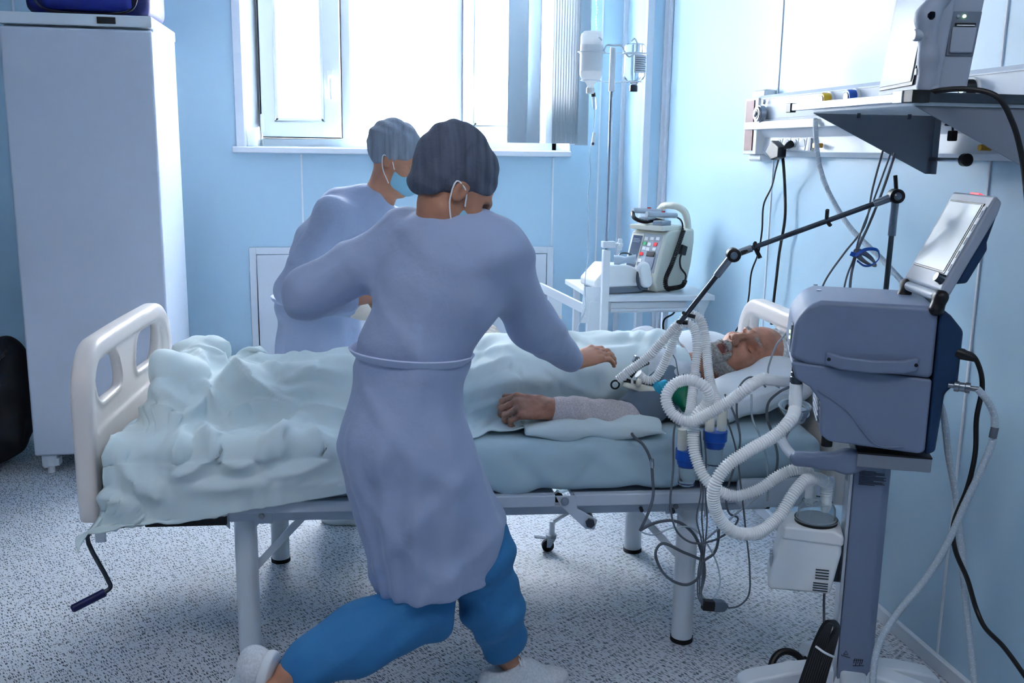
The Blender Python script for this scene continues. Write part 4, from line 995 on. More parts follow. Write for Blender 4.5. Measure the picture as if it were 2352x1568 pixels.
    for i in range(24):
        an = 2*PI*i/24; lx, ly = (wr_[0]+0.022)*math.cos(an), (wr_[1]+0.022)*math.sin(an); bpts.append((w[0]+lx*ca-ly*sa, w[1]+lx*sa+ly*ca, w[2]+0.05*(lx*ca-ly*sa)*-1))
    MB().tube(bpts, 0.009, 10, sub=3, closed=True, flat=(0.024, 0.007)).build('belt', 'gown_belt', gm)
    # trousers
    s = SDF(lo, hi, 0.0075)
    for q in 'LR':
        s.chain([g['hip'+q], g['kn'+q], g['kn'+q]+(g['an'+q]-g['kn'+q])*0.5, g['kn'+q]+(g['an'+q]-g['kn'+q])*0.87], [0.088, 0.084, 0.082, 0.066], 0.03)
    s.cap(g['hipL'], g['hipR'], 0.085, 0.085, 0.03)
    for q in 'LR': s.plane
    s.disp(lambda X, Y, Z: 0.004*np.sin(Z*26+X*22+2*np.sin(X*15+Y*11))+0.004*np.sin(Z*65-X*48+Y*20)); s.build('trousers', colors['trousers'], root, 2)
    # cap and mask
    s = SDF(g['head']-0.22, g['head']+0.22, 0.0045)
    Hd.ell(s, 0, -0.026, 0.040, (0.088, 0.108, 0.100)); 
    if capkind == 'tall': Hd.ell(s, 0, -0.055, 0.075, (0.074, 0.080, 0.075), 0.04); Hd.ell(s, 0, -0.07, -0.02, (0.066, 0.05, 0.05), 0.03)
    else: Hd.ell(s, 0, -0.045, 0.070, (0.070, 0.075, 0.060), 0.05)
    s.plane(Hd.p(0, 0.060, 0.028), Hd.f*0.55-Hd.a*0.84, 0.008); s.plane(Hd.p(0, -0.05, -0.066 if capkind == 'tall' else -0.050), -Hd.a, 0.01)
    s.disp(lambda X, Y, Z: 0.0022*np.sin(X*95+Z*60+Y*30+2*np.sin(Z*40))+0.0030*fold(Z*70-X*45+2*np.sin(X*30), 4)); cp_ = s.build('surgical_cap', colors['cap'], root)
    s = SDF(Hd.p(0, 0.06, -0.06)-0.12, Hd.p(0, 0.06, -0.06)+0.12, 0.0035)
    Hd.ell(s, 0, 0.030, -0.055, (0.066, 0.082, 0.066)); Hd.ell(s, 0, 0.085, -0.055, (0.03, 0.03, 0.045), 0.03); s.plane(Hd.p(0, 0.022, 0), -Hd.f, 0.004); s.plane(Hd.p(0, 0, -0.016), Hd.a, 0.004)
    mk = s.build('face_mask', 'mask_blue', root)
    for q in (-1, 1): MB().tube([Hd.p(q*0.066, 0.022, -0.03), Hd.p(q*0.078, -0.0, -0.0), Hd.p(q*0.084, -0.032, 0.005), Hd.p(q*0.076, -0.02, -0.04), Hd.p(q*0.064, 0.02, -0.085)], 0.002, 6).build('ear_loop', 'hose_white', mk)
    for q, (hp, tp_) in J_shoes(J).items(): shoe_mesh(root, np.array(hp)-B, np.array(tp_)-B)
    return root
def J_shoes(J): return J['shoes']
class JD(dict):
    def values(s): return [v for k, v in s.items() if k not in ('shoes', 'yaw')]
    def items(s): return [(k, v) for k, v in dict.items(s) if k not in ('shoes', 'yaw')]
# nurse running along the near side of the bed
yA = 2.34
J = JD(pelvis=AY(935, 985, yA), waist=AY(945, 812, yA), chest=AY(1035, 610, yA), neck=AY(1015, 520, yA), head=AY(1048, 440, yA),
       shL=AY(928, 558, yA+0.09), shR=AY(1135, 578, yA-0.05), elL=AY(715, 668, yA+0.10), wrL=AY(800, 690, yA+0.28), elR=AY(1222, 742, yA+0.10), wrR=AY(1318, 830, 2.66),
       hipL=AY(905, 1040, yA+0.02), hipR=AY(985, 1045, yA-0.03), knR=AY(1100, 1262, 2.36), anR=AY(1160, 1500, 2.44), toeR=AY(1160, 1500, 2.44)+Vector((0.11, 0.02, -AY(1160, 1500, 2.44).z+0.035)),
       knL=AY(968, 1400, 2.34), anL=AY(665, 1545, 2.22), toeL=AY(590, 1600, 2.18))
J['yaw'] = (math.radians(-28),); 
hr = J['anR']; hl = J['anL']
J['shoes'] = {'R': ((hr.x-0.075, hr.y-0.025, 0.0), (hr.x+0.180, hr.y+0.025, 0.0)), 'L': ((hl.x-0.03, hl.y, hl.z+0.05), (hl.x-0.07, hl.y+0.02, hl.z-0.20))}
gp = [(tuple(AY(1018, 1340, yA)), (0.112, 0.115)), (tuple(AY(960, 1150, yA)), (0.140, 0.130)), (tuple(AY(922, 1000, yA)), (0.145, 0.130)), (tuple(AY(945, 812, yA)), (0.125, 0.110)), (tuple(AY(1010, 660, yA)), (0.155, 0.120)), (tuple(AY(1035, 580, yA)), (0.140, 0.105))]
person('person in a dark cap and long pale blue gown running in front of the bed', J,
       dict(skin='skin', gown='gown', trousers='trousers_blue', cap='cap_dark'), gp, ((0.55, 0.16, 0.80), (0.84, 0.12, -0.50), 0.98),
       dict(R=(np.array(AY(1410, 800, 2.72))-np.array(J['wrR']), (0.1, -0.35, 0.93), (-0.4, 0.9, 0.2), (18, 28, 20), 35), L=((0.6, 0.75, 0.1), (-0.3, 0.1, 0.95), (0.8, -0.6, 0), (25, 35, 25), 35)), 'tall', (J['pelvis'].x, yA, 0), glove=False)
# nurse leaning over from the far side
yB = 3.80
J = JD(pelvis=AY(735, 770, yB+0.02), waist=AY(730, 690, yB), chest=AY(805, 530, yB-0.02), neck=AY(872, 452, yB-0.03), head=AY(912, 368, yB-0.05),
       shL=AY(900, 520, yB+0.10), shR=AY(765, 500, yB-0.13), elR=AY(672, 665, yB-0.17), wrR=AY(830, 715, yB-0.33), elL=AY(985, 680, yB-0.08), wrL=AY(1062, 748, yB-0.30),
       hipL=AY(770, 800, yB+0.07), hipR=AY(720, 800, yB-0.06), knR=(-0.06, 3.80, 0.47), anR=(-0.04, 3.80, 0.09), toeR=(0.07, 3.775, 0.03), knL=(0.12, 3.92, 0.48), anL=(0.16, 3.96, 0.09), toeL=(0.28, 3.95, 0.03))
J['yaw'] = (math.radians(-10),)
J['shoes'] = {'R': ((-0.105, 3.81, 0), (0.155, 3.765, 0)), 'L': ((0.09, 3.97, 0), (0.35, 3.945, 0))}
gp = [(tuple(AY(735, 905, yB)), (0.185, 0.15)), (tuple(AY(735, 790, yB)), (0.160, 0.145)), (tuple(AY(730, 690, yB)), (0.150, 0.13)), (tuple(AY(785, 575, yB)), (0.180, 0.14)), (tuple(AY(820, 500, yB)), (0.15, 0.12))]
gl = np.array(AY(1160, 752, yB-0.40))-np.array(J['wrL'])
person('person in a light grey cap and gown leaning over the bed from the window side', J,
       dict(skin='skin', gown='gown', trousers='trousers_teal', cap='cap_light'), gp, ((0.38, -0.10, 0.92), (0.85, -0.30, -0.42), 1.0),
       dict(R=((0.75, -0.6, -0.1), (0, 0.1, 0.99), (0.6, 0.8, 0), (25, 35, 25), 35), L=(gl, (0.1, -0.3, 0.95), (-0.3, -0.9, 0), (22, 30, 20), 35)), 'flat', (J['pelvis'].x, yB, 0), fold_seed=2.6, hmin=0.0056)
# ---------------------------------------------------------------- instrument table in the corner
def at(o): return o.location
tb = thing('instrument_table', 'white laminate table on metal legs in the corner behind the bed', 'table', (1.37, 4.49, 0))
box('tabletop', (0.02, 0, 0.843), (0.57, 0.60, 0.024), 'enamel', tb, bev=0.003)
for sx, sy in ((-1, -1), (1, -1), (-1, 1), (1, 1)): box('leg', (0.02+sx*0.235, sy*0.25, 0.416), (0.03, 0.03, 0.83), 'enamel', tb, bev=0.003)
box('drawer', (0.0, -0.05, 0.800), (0.36, 0.44, 0.05), 'enamel', tb, bev=0.004); box('drawer_rail', (0.0, -0.275, 0.79), (0.36, 0.012, 0.012), 'trim_white', tb, bev=0.002)
box('lower_shelf', (0.02, 0, 0.52), (0.50, 0.52, 0.02), 'enamel', tb, bev=0.003)
MB().prism([(0.24, -0.262, 0.83), (0.30, -0.262, 0.83), (0.262, -0.262, 0.74), (0.25, -0.262, 0.70), (0.24, -0.262, 0.70)], (0, 0, 0), (0, 0.006, 0)).build('corner_bracket', 'enamel', tb, bev=0.002)
# overbed table frame standing in front of it
tf = thing('overbed_table', 'white tilting overbed table with a wide post left of the infusion stand', 'table', (1.04, 4.22, 0))
a = AY(1365, 662, 4.22)-at(tf); 
box('post', (a.x+0.005, 0, 0.43), (0.072, 0.035, 0.82), 'enamel', tf, bev=0.004)
MB().prism([(a.x-0.055, -0.022, 0.90), (a.x+0.06, -0.022, 0.90), (a.x+0.06, -0.022, 0.86), (a.x-0.025, -0.022, 0.83), (a.x-0.025, -0.022, 0.735), (a.x-0.065, -0.022, 0.735)], (0, 0, 0), (0, -0.005, 0)).build('bracket', 'enamel', tf, bev=0.002)
for z in (0.80, 0.76): MB().cyl((a.x-0.045, -0.032, z), (a.x-0.045, -0.024, z), 0.008, n=16).build('bolt', 'enamel', tf, bev=0.001)
b0 = AX(1266, 672, 1.0)-at(tf); rl = MB(); rl.prism([(-0.115, 0.34, 0.870), (-0.115, 0.34, 0.828), (a.x-0.05, -0.03, 0.775), (a.x-0.05, -0.03, 0.820)], (0, 0, 0), (0.012, 0.004, 0)); rl.build('side_rail', 'enamel', tf, bev=0.002)
box('leg', (-0.045, 0.30, 0.42), (0.066, 0.03, 0.80), 'enamel', tf, bev=0.003); box('tag', (-0.035, 0.283, 0.705), (0.046, 0.003, 0.026), 'cream_plastic', tf)
box('foot_bar', (a.x, 0.14, 0.02), (0.05, 0.46, 0.03), 'enamel', tf, bev=0.004); box('foot_bar', (-0.045, 0.14, 0.02), (0.05, 0.46, 0.03), 'enamel', tf, bev=0.004)
# ---- aspirator / nebuliser
nb = thing('nebulizer', 'white compact nebulizer with a rounded side arm on the corner table', 'medical device', (1.235, 4.34, 0.857), math.radians(12))
MB().prism([(-0.11, -0.07, 0.0), (0.115, -0.07, 0.0), (0.125, -0.07, 0.03), (-0.12, -0.07, 0.03)], (0, 0, 0), (0, 0.15, 0)).build('base', 'panel_grey', nb, bev=0.006)
MB().prism([(-0.135, -0.075, 0.03), (0.125, -0.075, 0.03), (0.125, -0.075, 0.09), (0.05, -0.075, 0.125), (-0.065, -0.075, 0.135), (-0.135, -0.075, 0.065)], (0, 0, 0), (0, 0.16, 0)).build('housing', 'white_plastic', nb, bev=0.010, seg=3)
MB().lathe((0.10, -0.105, 0.085), (0.10, -0.07, 0.085), [(0, 0.020), (0.1, 0.026), (1, 0.026)], 24).build('side_knob', 'white_plastic', nb)
s = SDF((0.05, -0.13, 0.0), (0.17, -0.06, 0.16), 0.004); s.cap((0.115, -0.095, 0.055), (0.10, -0.095, 0.115), 0.03, 0.032); s.plane((0, -0.115, 0), (0, -1, 0), 0.004); s.plane((0, -0.078, 0), (0, 1, 0), 0.004); s.build('side_arm', 'white_plastic', nb)
MB().tube([(0.075, -0.09, 0.10), (0.07, -0.098, 0.06), (0.085, -0.1, 0.025), (0.12, -0.1, 0.02)], 0.007, 10).build('hinge_strap', 'dark_steel', nb)
MB().lathe((-0.02, -0.03, 0.15), (0.07, -0.075, 0.155), [(0, 0.024), (0.25, 0.022), (0.5, 0.014), (0.7, 0.018), (1, 0.024)], 20).build('medicine_cup', 'clear_tube', nb)
MB().tube([(0.0, -0.02, 0.14), (0.03, 0.0, 0.175), (0.08, -0.01, 0.17), (0.09, -0.03, 0.14)], 0.004, 8).build('cup_strap', 'dark_steel', nb)
# ---- defibrillator
df = thing('defibrillator', 'beige portable defibrillator with a carry handle and coiled black cord', 'defibrillator', (1.475, 4.44, 0.857), math.radians(34))
Tk = 0.205
prof = [(-0.125, 0.0), (0.085, 0.0), (0.105, 0.03), (0.125, 0.05), (0.14, 0.13), (0.155, 0.20), (0.15, 0.30), (0.12, 0.37), (0.08, 0.395), (0.03, 0.395), (-0.01, 0.375), (-0.015, 0.355), (0.02, 0.36), (0.07, 0.362), (0.10, 0.335), (0.105, 0.295), (0.075, 0.285), (-0.055, 0.285), (-0.09, 0.265), (-0.15, 0.05)]
# body below, and a handle made of its own loop
body = [(-0.125, 0.0), (0.085, 0.0), (0.11, 0.035), (0.135, 0.12), (0.15, 0.22), (0.145, 0.285), (-0.03, 0.285), (-0.075, 0.27), (-0.15, 0.05)]
MB().prism([(x, -Tk/2, z) for x, z in body], (0, 0, 0), (0, Tk, 0)).build('housing', 'bone_plastic', df, bev=0.014, seg=4)
MB().tube([(0.115, -0.078, 0.22), (0.112, -0.082, 0.30), (0.098, -0.074, 0.36), (0.085, -0.045, 0.384), (0.078, 0.0, 0.390), (0.085, 0.045, 0.384), (0.098, 0.074, 0.36), (0.112, 0.082, 0.30), (0.115, 0.078, 0.22)], 0.017, 14).build('handle', 'bone_plastic', df, ang=60)
# front face frame: u along +y (towards the right edge of the front), v up the slope
f0 = Vector((-0.15, 0, 0.05)); f1 = Vector((-0.075, 0, 0.27)); fv = (f1-f0).normalized(); fn = Vector((-fv.z, 0, fv.x)).normalized(); FLn = (f1-f0).length
def FP(u, v, lift=0.001): return f0+fv*(v*FLn)+Vector((0, u*Tk/2, 0))+fn*lift      # u -1 right edge (camera side) .. 1
def plate(mb, u0, u1, v0, v1, lift, th=0.003):
    q = [FP(u0, v0, lift), FP(u1, v0, lift), FP(u1, v1, lift), FP(u0, v1, lift)]; mb.prism(q, (0, 0, 0), tuple(fn*th)); return mb
plate(MB(), -0.84, 0.88, 0.18, 0.97, -0.001).build('fascia', 'cable_light', df, bev=0.002)
plate(MB(), 0.20, 0.84, 0.20, 0.95, 0.002).build('screen_bezel', 'bone_plastic', df, bev=0.002)
plate(MB(), 0.26, 0.79, 0.25, 0.91, 0.0045, 0.001).build('screen', 'screen_dark', df)
lines = MB()
for i, (v, L) in enumerate(((0.83, 0.35), (0.80, 0.42), (0.77, 0.38), (0.50, 0.2), (0.46, 0.12), (0.42, 0.16), (0.36, 0.1))): plate(lines, 0.74-L, 0.74, v, v+0.012, 0.0056, 0.0004)
lines.build('screen_traces', 'screen', df, smooth=False)
for i, (u, v, c) in enumerate(((0.02, 0.86, 'white_plastic'), (-0.30, 0.87, 'white_plastic'), (-0.62, 0.88, 'white_plastic'), (0.06, 0.76, 'green'), (-0.22, 0.75, 'white_plastic'), (-0.56, 0.76, 'red'), (-0.20, 0.65, 'white_plastic'), (0.02, 0.66, 'white_plastic'), (-0.56, 0.66, 'white_plastic'), (0.10, 0.54, 'red'), (0.10, 0.40, 'white_plastic'), (0.10, 0.26, 'white_plastic'))):
    plate(MB(), u-0.10, u+0.10, v-0.035, v+0.035, 0.002, 0.003).build('button', c, df, bev=0.001)
plate(MB(), -0.72, -0.20, 0.24, 0.58, 0.002, 0.006).build('printer_door', 'steel', df, bev=0.003); plate(MB(), -0.70, -0.24, 0.50, 0.60, 0.006, 0.004).build('paper_slot', 'black', df, bev=0.001)
MB().lathe(FP(-0.1, 0.35), FP(-0.1, 0.35, 0.012), [(0, 0.006), (1, 0.005)], 16).build('dial', 'black', df)
kn = MB(); kn.lathe((-0.155, 0.075, 0.045), (-0.195, 0.070, 0.045), [(0, 0.018), (0.25, 0.026), (0.8, 0.025), (1, 0.018)], 12); kn.build('selector_knob', 'black', df)
MB().box((-0.13, -0.02, 0.03), (0.03, 0.08, 0.045)).build('lower_panel', 'cream_plastic', df, bev=0.004)
box('paddle_tray', (-0.02, 0.0, 0.292), (0.16, Tk-0.01, 0.022), 'bone_plastic', df, bev=0.004)
for k, (y0, z0) in enumerate(((0.045, 0.365), (-0.04, 0.352))):
    p = MB(); p.tube([(-0.11, y0+0.03, z0+0.004), (-0.04, y0+0.01, z0), (0.05, y0-0.02, z0-0.006)], 0.013, 12); pd_ = p.build('paddle_handle', 'cable_light', df)
    MB().box((-0.03, y0, z0-0.04), (0.07, 0.055, 0.025)).build('paddle_plate', 'steel', pd_, bev=0.004)
    box('discharge_button', (-0.02, y0+0.003, z0+0.014), (0.014, 0.012, 0.006), 'red', pd_, bev=0.001)
MB().tube([(-0.11, 0.075, 0.36), (-0.125, 0.05, 0.335), (-0.08, 0.03, 0.318), (0.0, 0.02, 0.322), (0.02, -0.03, 0.312)], 0.010, 10).build('paddle_cord', 'black', df)
MB().tube([(0.02, -0.04, 0.35), (0.06, -0.075, 0.33), (0.05, -0.10, 0.30), (0.01, -0.115, 0.25)], 0.004, 8).build('paddle_cord', 'black', df)
def helix(pts, R, pitch, r, sub=14):
    P_ = resample(spline(pts, 10), pitch/10.0); X, Y = frames(P_); out = []; L = 0
    for i, p in enumerate(P_):
        if i: L += (P_[i]-P_[i-1]).length
        an = 2*PI*L/pitch; out.append(p+X[i]*math.cos(an)*R+Y[i]*math.sin(an)*R)
    return out
cc_ = [(0.03, -0.122, 0.285), (-0.01, -0.128, 0.22), (-0.06, -0.130, 0.13), (-0.105, -0.132, 0.06), (-0.10, -0.135, 0.025), (-0.04, -0.135, 0.018), (0.03, -0.133, 0.025), (0.05, -0.13, 0.045)]
m_ = MB(); m_.tube(helix(cc_, 0.0085, 0.0085, 0.003), 0.0034, 6, sub=1); m_.build('coiled_cord', 'black', df)
MB().tube([(0.05, -0.13, 0.045), (0.055, -0.128, 0.07), (0.02, -0.122, 0.11), (0.015, -0.12, 0.15), (0.03, -0.118, 0.175)], 0.0045, 8).build('cord', 'black', df)
MB().box((0.03, -0.118, 0.19), (0.04, 0.03, 0.045), (0, 0.3, 0)).build('connector', 'black', df, bev=0.004)
MB().tube([AY(p[0], p[1], 4.33)-Vector(df.location) for p in ((1500, 662), (1530, 665), (1552, 690), (1548, 718), (1525, 735), (1528, 790))], 0.0045, 8).build('mains_cord', 'black', thing('power_cable', 'black power cord hanging below the defibrillator over the table edge', 'cable', df.location))
# ---------------------------------------------------------------- infusion stand
IY = 4.06
ivb = AY(1390, 700, IY); IX = AY(1393, 560, IY).x
iv = thing('infusion_stand', 'white and chrome infusion stand holding two bottles by the window', 'infusion stand', (IX, IY, 0))
t0 = AY(1405, 108, IY); t1 = AY(1402, 210, IY); t2 = AY(1394, 556, IY)
lo_ = Vector((IX, IY, 0)); R_ = lambda p: Vector(p)-lo_
MB().cyl((0, 0, 1.0), (0, 0, t1.z+0.02), 0.0078, n=20).build('pole', 'chrome', iv)
MB().lathe((0, 0, t1.z), (0, 0, t0.z), [(0, 0.0125), (0.97, 0.0125), (1, 0.009)], 20).build('upper_sleeve', 'enamel', iv)
box('lower_tube', (0, 0, 0.55), (0.032, 0.03, 1.06), 'enamel', iv, bev=0.003)
box('clamp', (0.008, 0, t2.z-0.01), (0.056, 0.04, 0.028), 'enamel', iv, bev=0.003)
kb = MB(); kb.cyl((0.035, 0, t2.z-0.01), (0.055, 0, t2.z-0.01), 0.006); kb.box((0.060, 0, t2.z-0.01), (0.016, 0.016, 0.05)); kb.box((0.060, 0, t2.z-0.01), (0.016, 0.05, 0.016)); kb.build('clamp_knob', 'enamel', iv, bev=0.003)
for k in range(4):
    an = k*PI/2+0.6; l = MB(); l.tube([(0, 0, 0.06), (0.12*math.cos(an), 0.12*math.sin(an), 0.05), (0.27*math.cos(an), 0.27*math.sin(an), 0.045)], 0.012, 10); lo2 = l.build('base_leg', 'enamel', iv)
    x, y = 0.27*math.cos(an), 0.27*math.sin(an); MB().cyl((x, y-0.01, 0.023), (x, y+0.01, 0.023), 0.023, n=20).build('castor', 'black_rubber', lo2)
zt = AY(1400, 122, IY).z; zb = AY(1400, 190, IY).z; bx_l = AY(1357, 122, IY).x-IX; bx_r = AY(1457, 122, IY).x-IX
for bx0, r1, r2, nm in ((bx_l, 0.056, 0.040, 'l'), (bx_r, 0.052, 0.03, 'r')):
    q = MB(); q.tube([(bx0+r1*math.cos(2*PI*i/16), -0.01+r1*math.sin(2*PI*i/16), zt) for i in range(16)], 0.0024, 8, sub=3, closed=True)
    q.tube([(bx0+r2*math.cos(2*PI*i/16), -0.01+r2*math.sin(2*PI*i/16), zb+0.006) for i in range(16)], 0.0022, 8, sub=3, closed=True)
    sg = 1 if bx0 > 0 else -1
    q.cyl((0, 0, zt), (bx0-sg*(r1-0.003), -0.003, zt), 0.0024, n=8); q.cyl((0, 0, zb), (bx0-sg*(r2-0.003), -0.003, zb+0.006), 0.0022, n=8); q.build('bottle_holder', 'enamel', iv)
    MB().tube([(0, -0.012, zt+0.03), (sg*0.03, -0.014, zt+0.03), (sg*0.045, -0.02, zt+0.005), (sg*0.065, -0.03, zt-0.015), (sg*0.085, -0.04, zt+0.0), (sg*0.088, -0.05, zt+0.035), (sg*0.075, -0.05, zt+0.055), (sg*0.062, -0.05, zt+0.045)], 0.0036, 8).build('hook', 'enamel', iv)
def bottle(name, label, x, ztop, zbot, r, mt, cap_m, neck):
    b = thing(name, label, 'bottle', (x, IY-0.01, zbot))
    H_ = ztop-zbot; n0 = neck/H_
    MB().lathe((0, 0, 0.022), (0, 0, H_), [(0, 0.013), (0.05, 0.014), (0.10, 0.020), (0.17, r*0.86), (0.24, r), (0.90, r), (0.96, r*0.92), (1, r*0.70)], 32).build('body', mt, b)
    MB().lathe((0, 0, 0), (0, 0, 0.028), [(0, 0.014), (0.1, 0.017), (0.85, 0.017), (1, 0.014)], 24).build('cap', cap_m, b)
    return b, H_
zL0, zL1 = AY(1357, 216, IY).z, AY(1357, 73, IY).z; bo, Hb = bottle('infusion_bottle', 'milky plastic infusion bottle hanging upside down on the left of the stand', IX+bx_l, zL1, zL0, 0.0465, 'milky', 'white_plastic', 0.03)
MB().lathe((0, 0, Hb*0.36), (0, 0, Hb*0.78), [(0, 0.0470), (1, 0.0470)], 32, cap=False).build('label', 'white_plastic', bo)
zR0, zR1 = AY(1457, 211, IY).z, AY(1457, 101, IY).z; bo2, Hb2 = bottle('infusion_bottle', 'clear glass infusion bottle upside down on the right of the stand', IX+bx_r, zR1, zR0, 0.0455, 'clear', 'dark_steel', 0.03)
lb = MB()
vs = []; N = 10
for z in (Hb2*0.38, Hb2*0.76):
    for i in range(N+1): an = -PI/2-0.3+1.9*i/N; vs.append((0.0462*math.cos(an), 0.0462*math.sin(an), z))
lb.add(vs, [(i, i+1, i+N+2, i+N+1) for i in range(N)]); lbo = lb.build('label', 'label', bo2)
tx = MB()
for k in range(7):
    z = Hb2*(0.43+0.045*k); L = (1.5, 1.2, 1.6, 0.9, 1.4, 1.1, 1.5)[k]; tx.tube([(0.0466*math.cos(-PI/2-0.2+L*i/6), 0.0466*math.sin(-PI/2-0.2+L*i/6), z) for i in range(7)], 0.0010, 5, sub=2)
tx.build('printed_text', 'ink', lbo)
ds = thing('drip_set', 'thin clear infusion line with drip chamber below the plastic bottle', 'infusion line', (IX+bx_l, IY-0.01, zL0))
D = lambda px, py, y=IY-0.01: AY(px, py, y)-Vector(ds.location)
MB().lathe(D(1363, 216), D(1366, 252), [(0, 0.006), (0.1, 0.009), (0.9, 0.0085), (1, 0.005)], 16).build('drip_chamber', 'clear_tube', ds)
MB().lathe(D(1362, 213), D(1363, 222), [(0, 0.009), (1, 0.010)], 12).build('spike_cap', 'black', ds)
MB().box(D(1363, 320), (0.014, 0.014, 0.058), (0, 0.12, 0)).build('roller_clamp', 'white_plastic', ds, bev=0.003); MB().cyl(D(1361, 330)+Vector((0, -0.009, 0)), D(1361, 330)+Vector((0, 0.009, 0)), 0.006).build('clamp_wheel', 'vent_navy', ds)
MB().tube([D(1366, 250), D(1365, 285), D(1361, 312), D(1355, 350), D(1356, 400), D(1351, 440), D(1351, 520), D(1350, 600), D(1345, 628), D(1344, 670, 4.0), D(1345, 710, 4.0), D(1334, 735, 3.95), D(1322, 770, 3.9), D(1300, 830, 3.7)], 0.0022, 8).build('tube', 'clear_tube', ds)
# ---------------------------------------------------------------- wall supply unit
UX = RX-0.068
wu = thing('medical_supply_unit', 'white horizontal bedhead supply unit with sockets and gas outlets on the wall', 'wall unit', (RX, 3.0, 1.60))
def UW(x, y, z): return (x-RX, y-3.0, z-1.60)
ya, yb = 0.9, 3.80
MB().prism([UW(RX-0.001, ya, 1.725), UW(UX+0.012, ya, 1.725), UW(UX, ya, 1.712), UW(UX, ya, 1.600), UW(UX+0.004, ya, 1.590), UW(UX+0.03, ya, 1.560), UW(UX+0.022, ya, 1.505), UW(UX+0.04, ya, 1.488), UW(RX-0.001, ya, 1.488)], (0, 0, 0), (0, yb-ya, 0)).build('housing', 'trim_white', wu, bev=0.002)
gr = MB()
for z in (1.708, 1.632, 1.618): gr.box(UW(UX-0.0005, (ya+yb)/2, z), (0.002, yb-ya-0.01, 0.0016))
gr.build('groove', 'panel_grey', wu, smooth=False)
r0 = AX(1925, 296, UX-0.02).y
box('equipment_rail', UW(UX-0.02, (r0+3.86)/2, 1.606), (0.012, 3.86-r0, 0.030), 'white_plastic', wu, bev=0.002); box('rail_end', UW(UX-0.02, r0-0.006, 1.606), (0.014, 0.012, 0.030), 'black', wu)
box('rail_standoff', UW(UX-0.008, r0+0.1, 1.606), (0.02, 0.02, 0.02), 'white_plastic', wu)
# end cap with the maroon gas terminal
box('end_cap', UW(RX-0.038, 3.835, 1.605), (0.076, 0.13, 0.225), 'white_plastic', wu, bev=0.004)
for z, h in ((1.733, 0.034), (1.480, 0.030)): box('end_cap_lip', UW(RX-0.026, 3.835, z), (0.052, 0.13, h), 'white_plastic', wu, bev=0.012, seg=4)
mp = box('terminal_panel', UW(RX-0.078, 3.842, 1.608), (0.004, 0.078, 0.20), 'maroon', wu)
c = AX(1752, 262, RX-0.08); mt_ = MB(); mt_.lathe(UW(RX-0.079, c.y, c.z), UW(RX-0.108, c.y, c.z), [(0, 0.033), (0.7, 0.033), (0.7, 0.030), (1, 0.028), (1, 0.020), (0.8, 0.018)], 28, cap=False); gt_ = mt_.build('gas_terminal', 'steel', wu)
MB().lathe(UW(RX-0.08, c.y, c.z), UW(RX-0.110, c.y, c.z), [(0, 0.019), (1, 0.019)], 20).build('terminal_core', 'black', gt_)
MB().lathe(UW(RX-0.112, c.y, c.z), UW(RX-0.116, c.y, c.z), [(0, 0.012), (1, 0.006)], 20).build('terminal_pin', 'steel', gt_)
c = AX(1756, 234, RX-0.08); MB().lathe(UW(RX-0.079, c.y, c.z), UW(RX-0.088, c.y, c.z), [(0, 0.010), (1, 0.006)], 12).build('screw_cap', 'chrome', wu)
# socket strip
y0s, y1s = AX(1862, 345, UX+0.01).y, AX(1778, 345, UX+0.01).y
box('socket_strip', UW(UX+0.020, (y0s+y1s)/2, 1.533), (0.010, y1s-y0s, 0.052), 'trim_white', wu, bev=0.003, rot=(0, 0.14, 0))
for i in range(4):
    y = y1s-(i+0.5)*(y1s-y0s)/4.6; so = box('socket', UW(UX+0.0145, y, 1.533), (0.004, 0.050, 0.046), 'white_plastic', wu, bev=0.002, rot=(0, 0.14, 0))
    MB().lathe(UW(UX+0.0125, y, 1.533), UW(UX+0.011, y, 1.533), [(0, 0.0195), (1, 0.0195)], 24).build('socket_well', 'cable_light', so)
box('switch', UW(UX+0.012, y0s+0.012, 1.533), (0.006, 0.02, 0.044), 'panel_grey', wu, bev=0.001)
for px, py, m1 in ((1900, 230, 'yellow'), (1958, 223, 'blue_plastic'), (2228, 203, 'black')):
    c = AX(px, py, UX-0.012); o_ = MB().lathe(UW(UX+0.001, c.y, c.z), UW(UX-0.008, c.y, c.z), [(0, 0.030), (1, 0.028)], 24).build('outlet_flange', 'white_plastic', wu)
    MB().lathe(UW(UX-0.006, c.y, c.z), UW(UX-0.034, c.y, c.z), [(0, 0.024), (0.8, 0.024), (1, 0.021)], 24).build('outlet_ring', m1, o_)
    MB().lathe(UW(UX-0.034, c.y, c.z), UW(UX-0.037, c.y, c.z), [(0, 0.015), (1, 0.013)], 24).build('outlet_face', 'chrome', o_)
for px, py in ((1882, 334), (2267, 339)):
    c = AX(px, py, UX+0.01); MB().cyl(UW(UX+0.02, c.y, c.z), UW(UX-0.012, c.y, c.z), 0.0085).build('earth_stud', 'brass', wu)
c = AX(2192, 312, UX); box('hanging_plug', UW(UX-0.006, c.y, c.z), (0.016, 0.026, 0.028), 'black', wu, bev=0.003); MB().tube([UW(UX+0.01, c.y+0.03, c.z+0.03), UW(UX-0.01, c.y+0.03, c.z+0.03), UW(UX-0.01, c.y, c.z+0.03), UW(UX-0.006, c.y, c.z+0.012)], 0.003, 8).build('hanging_wire', 'black', wu)
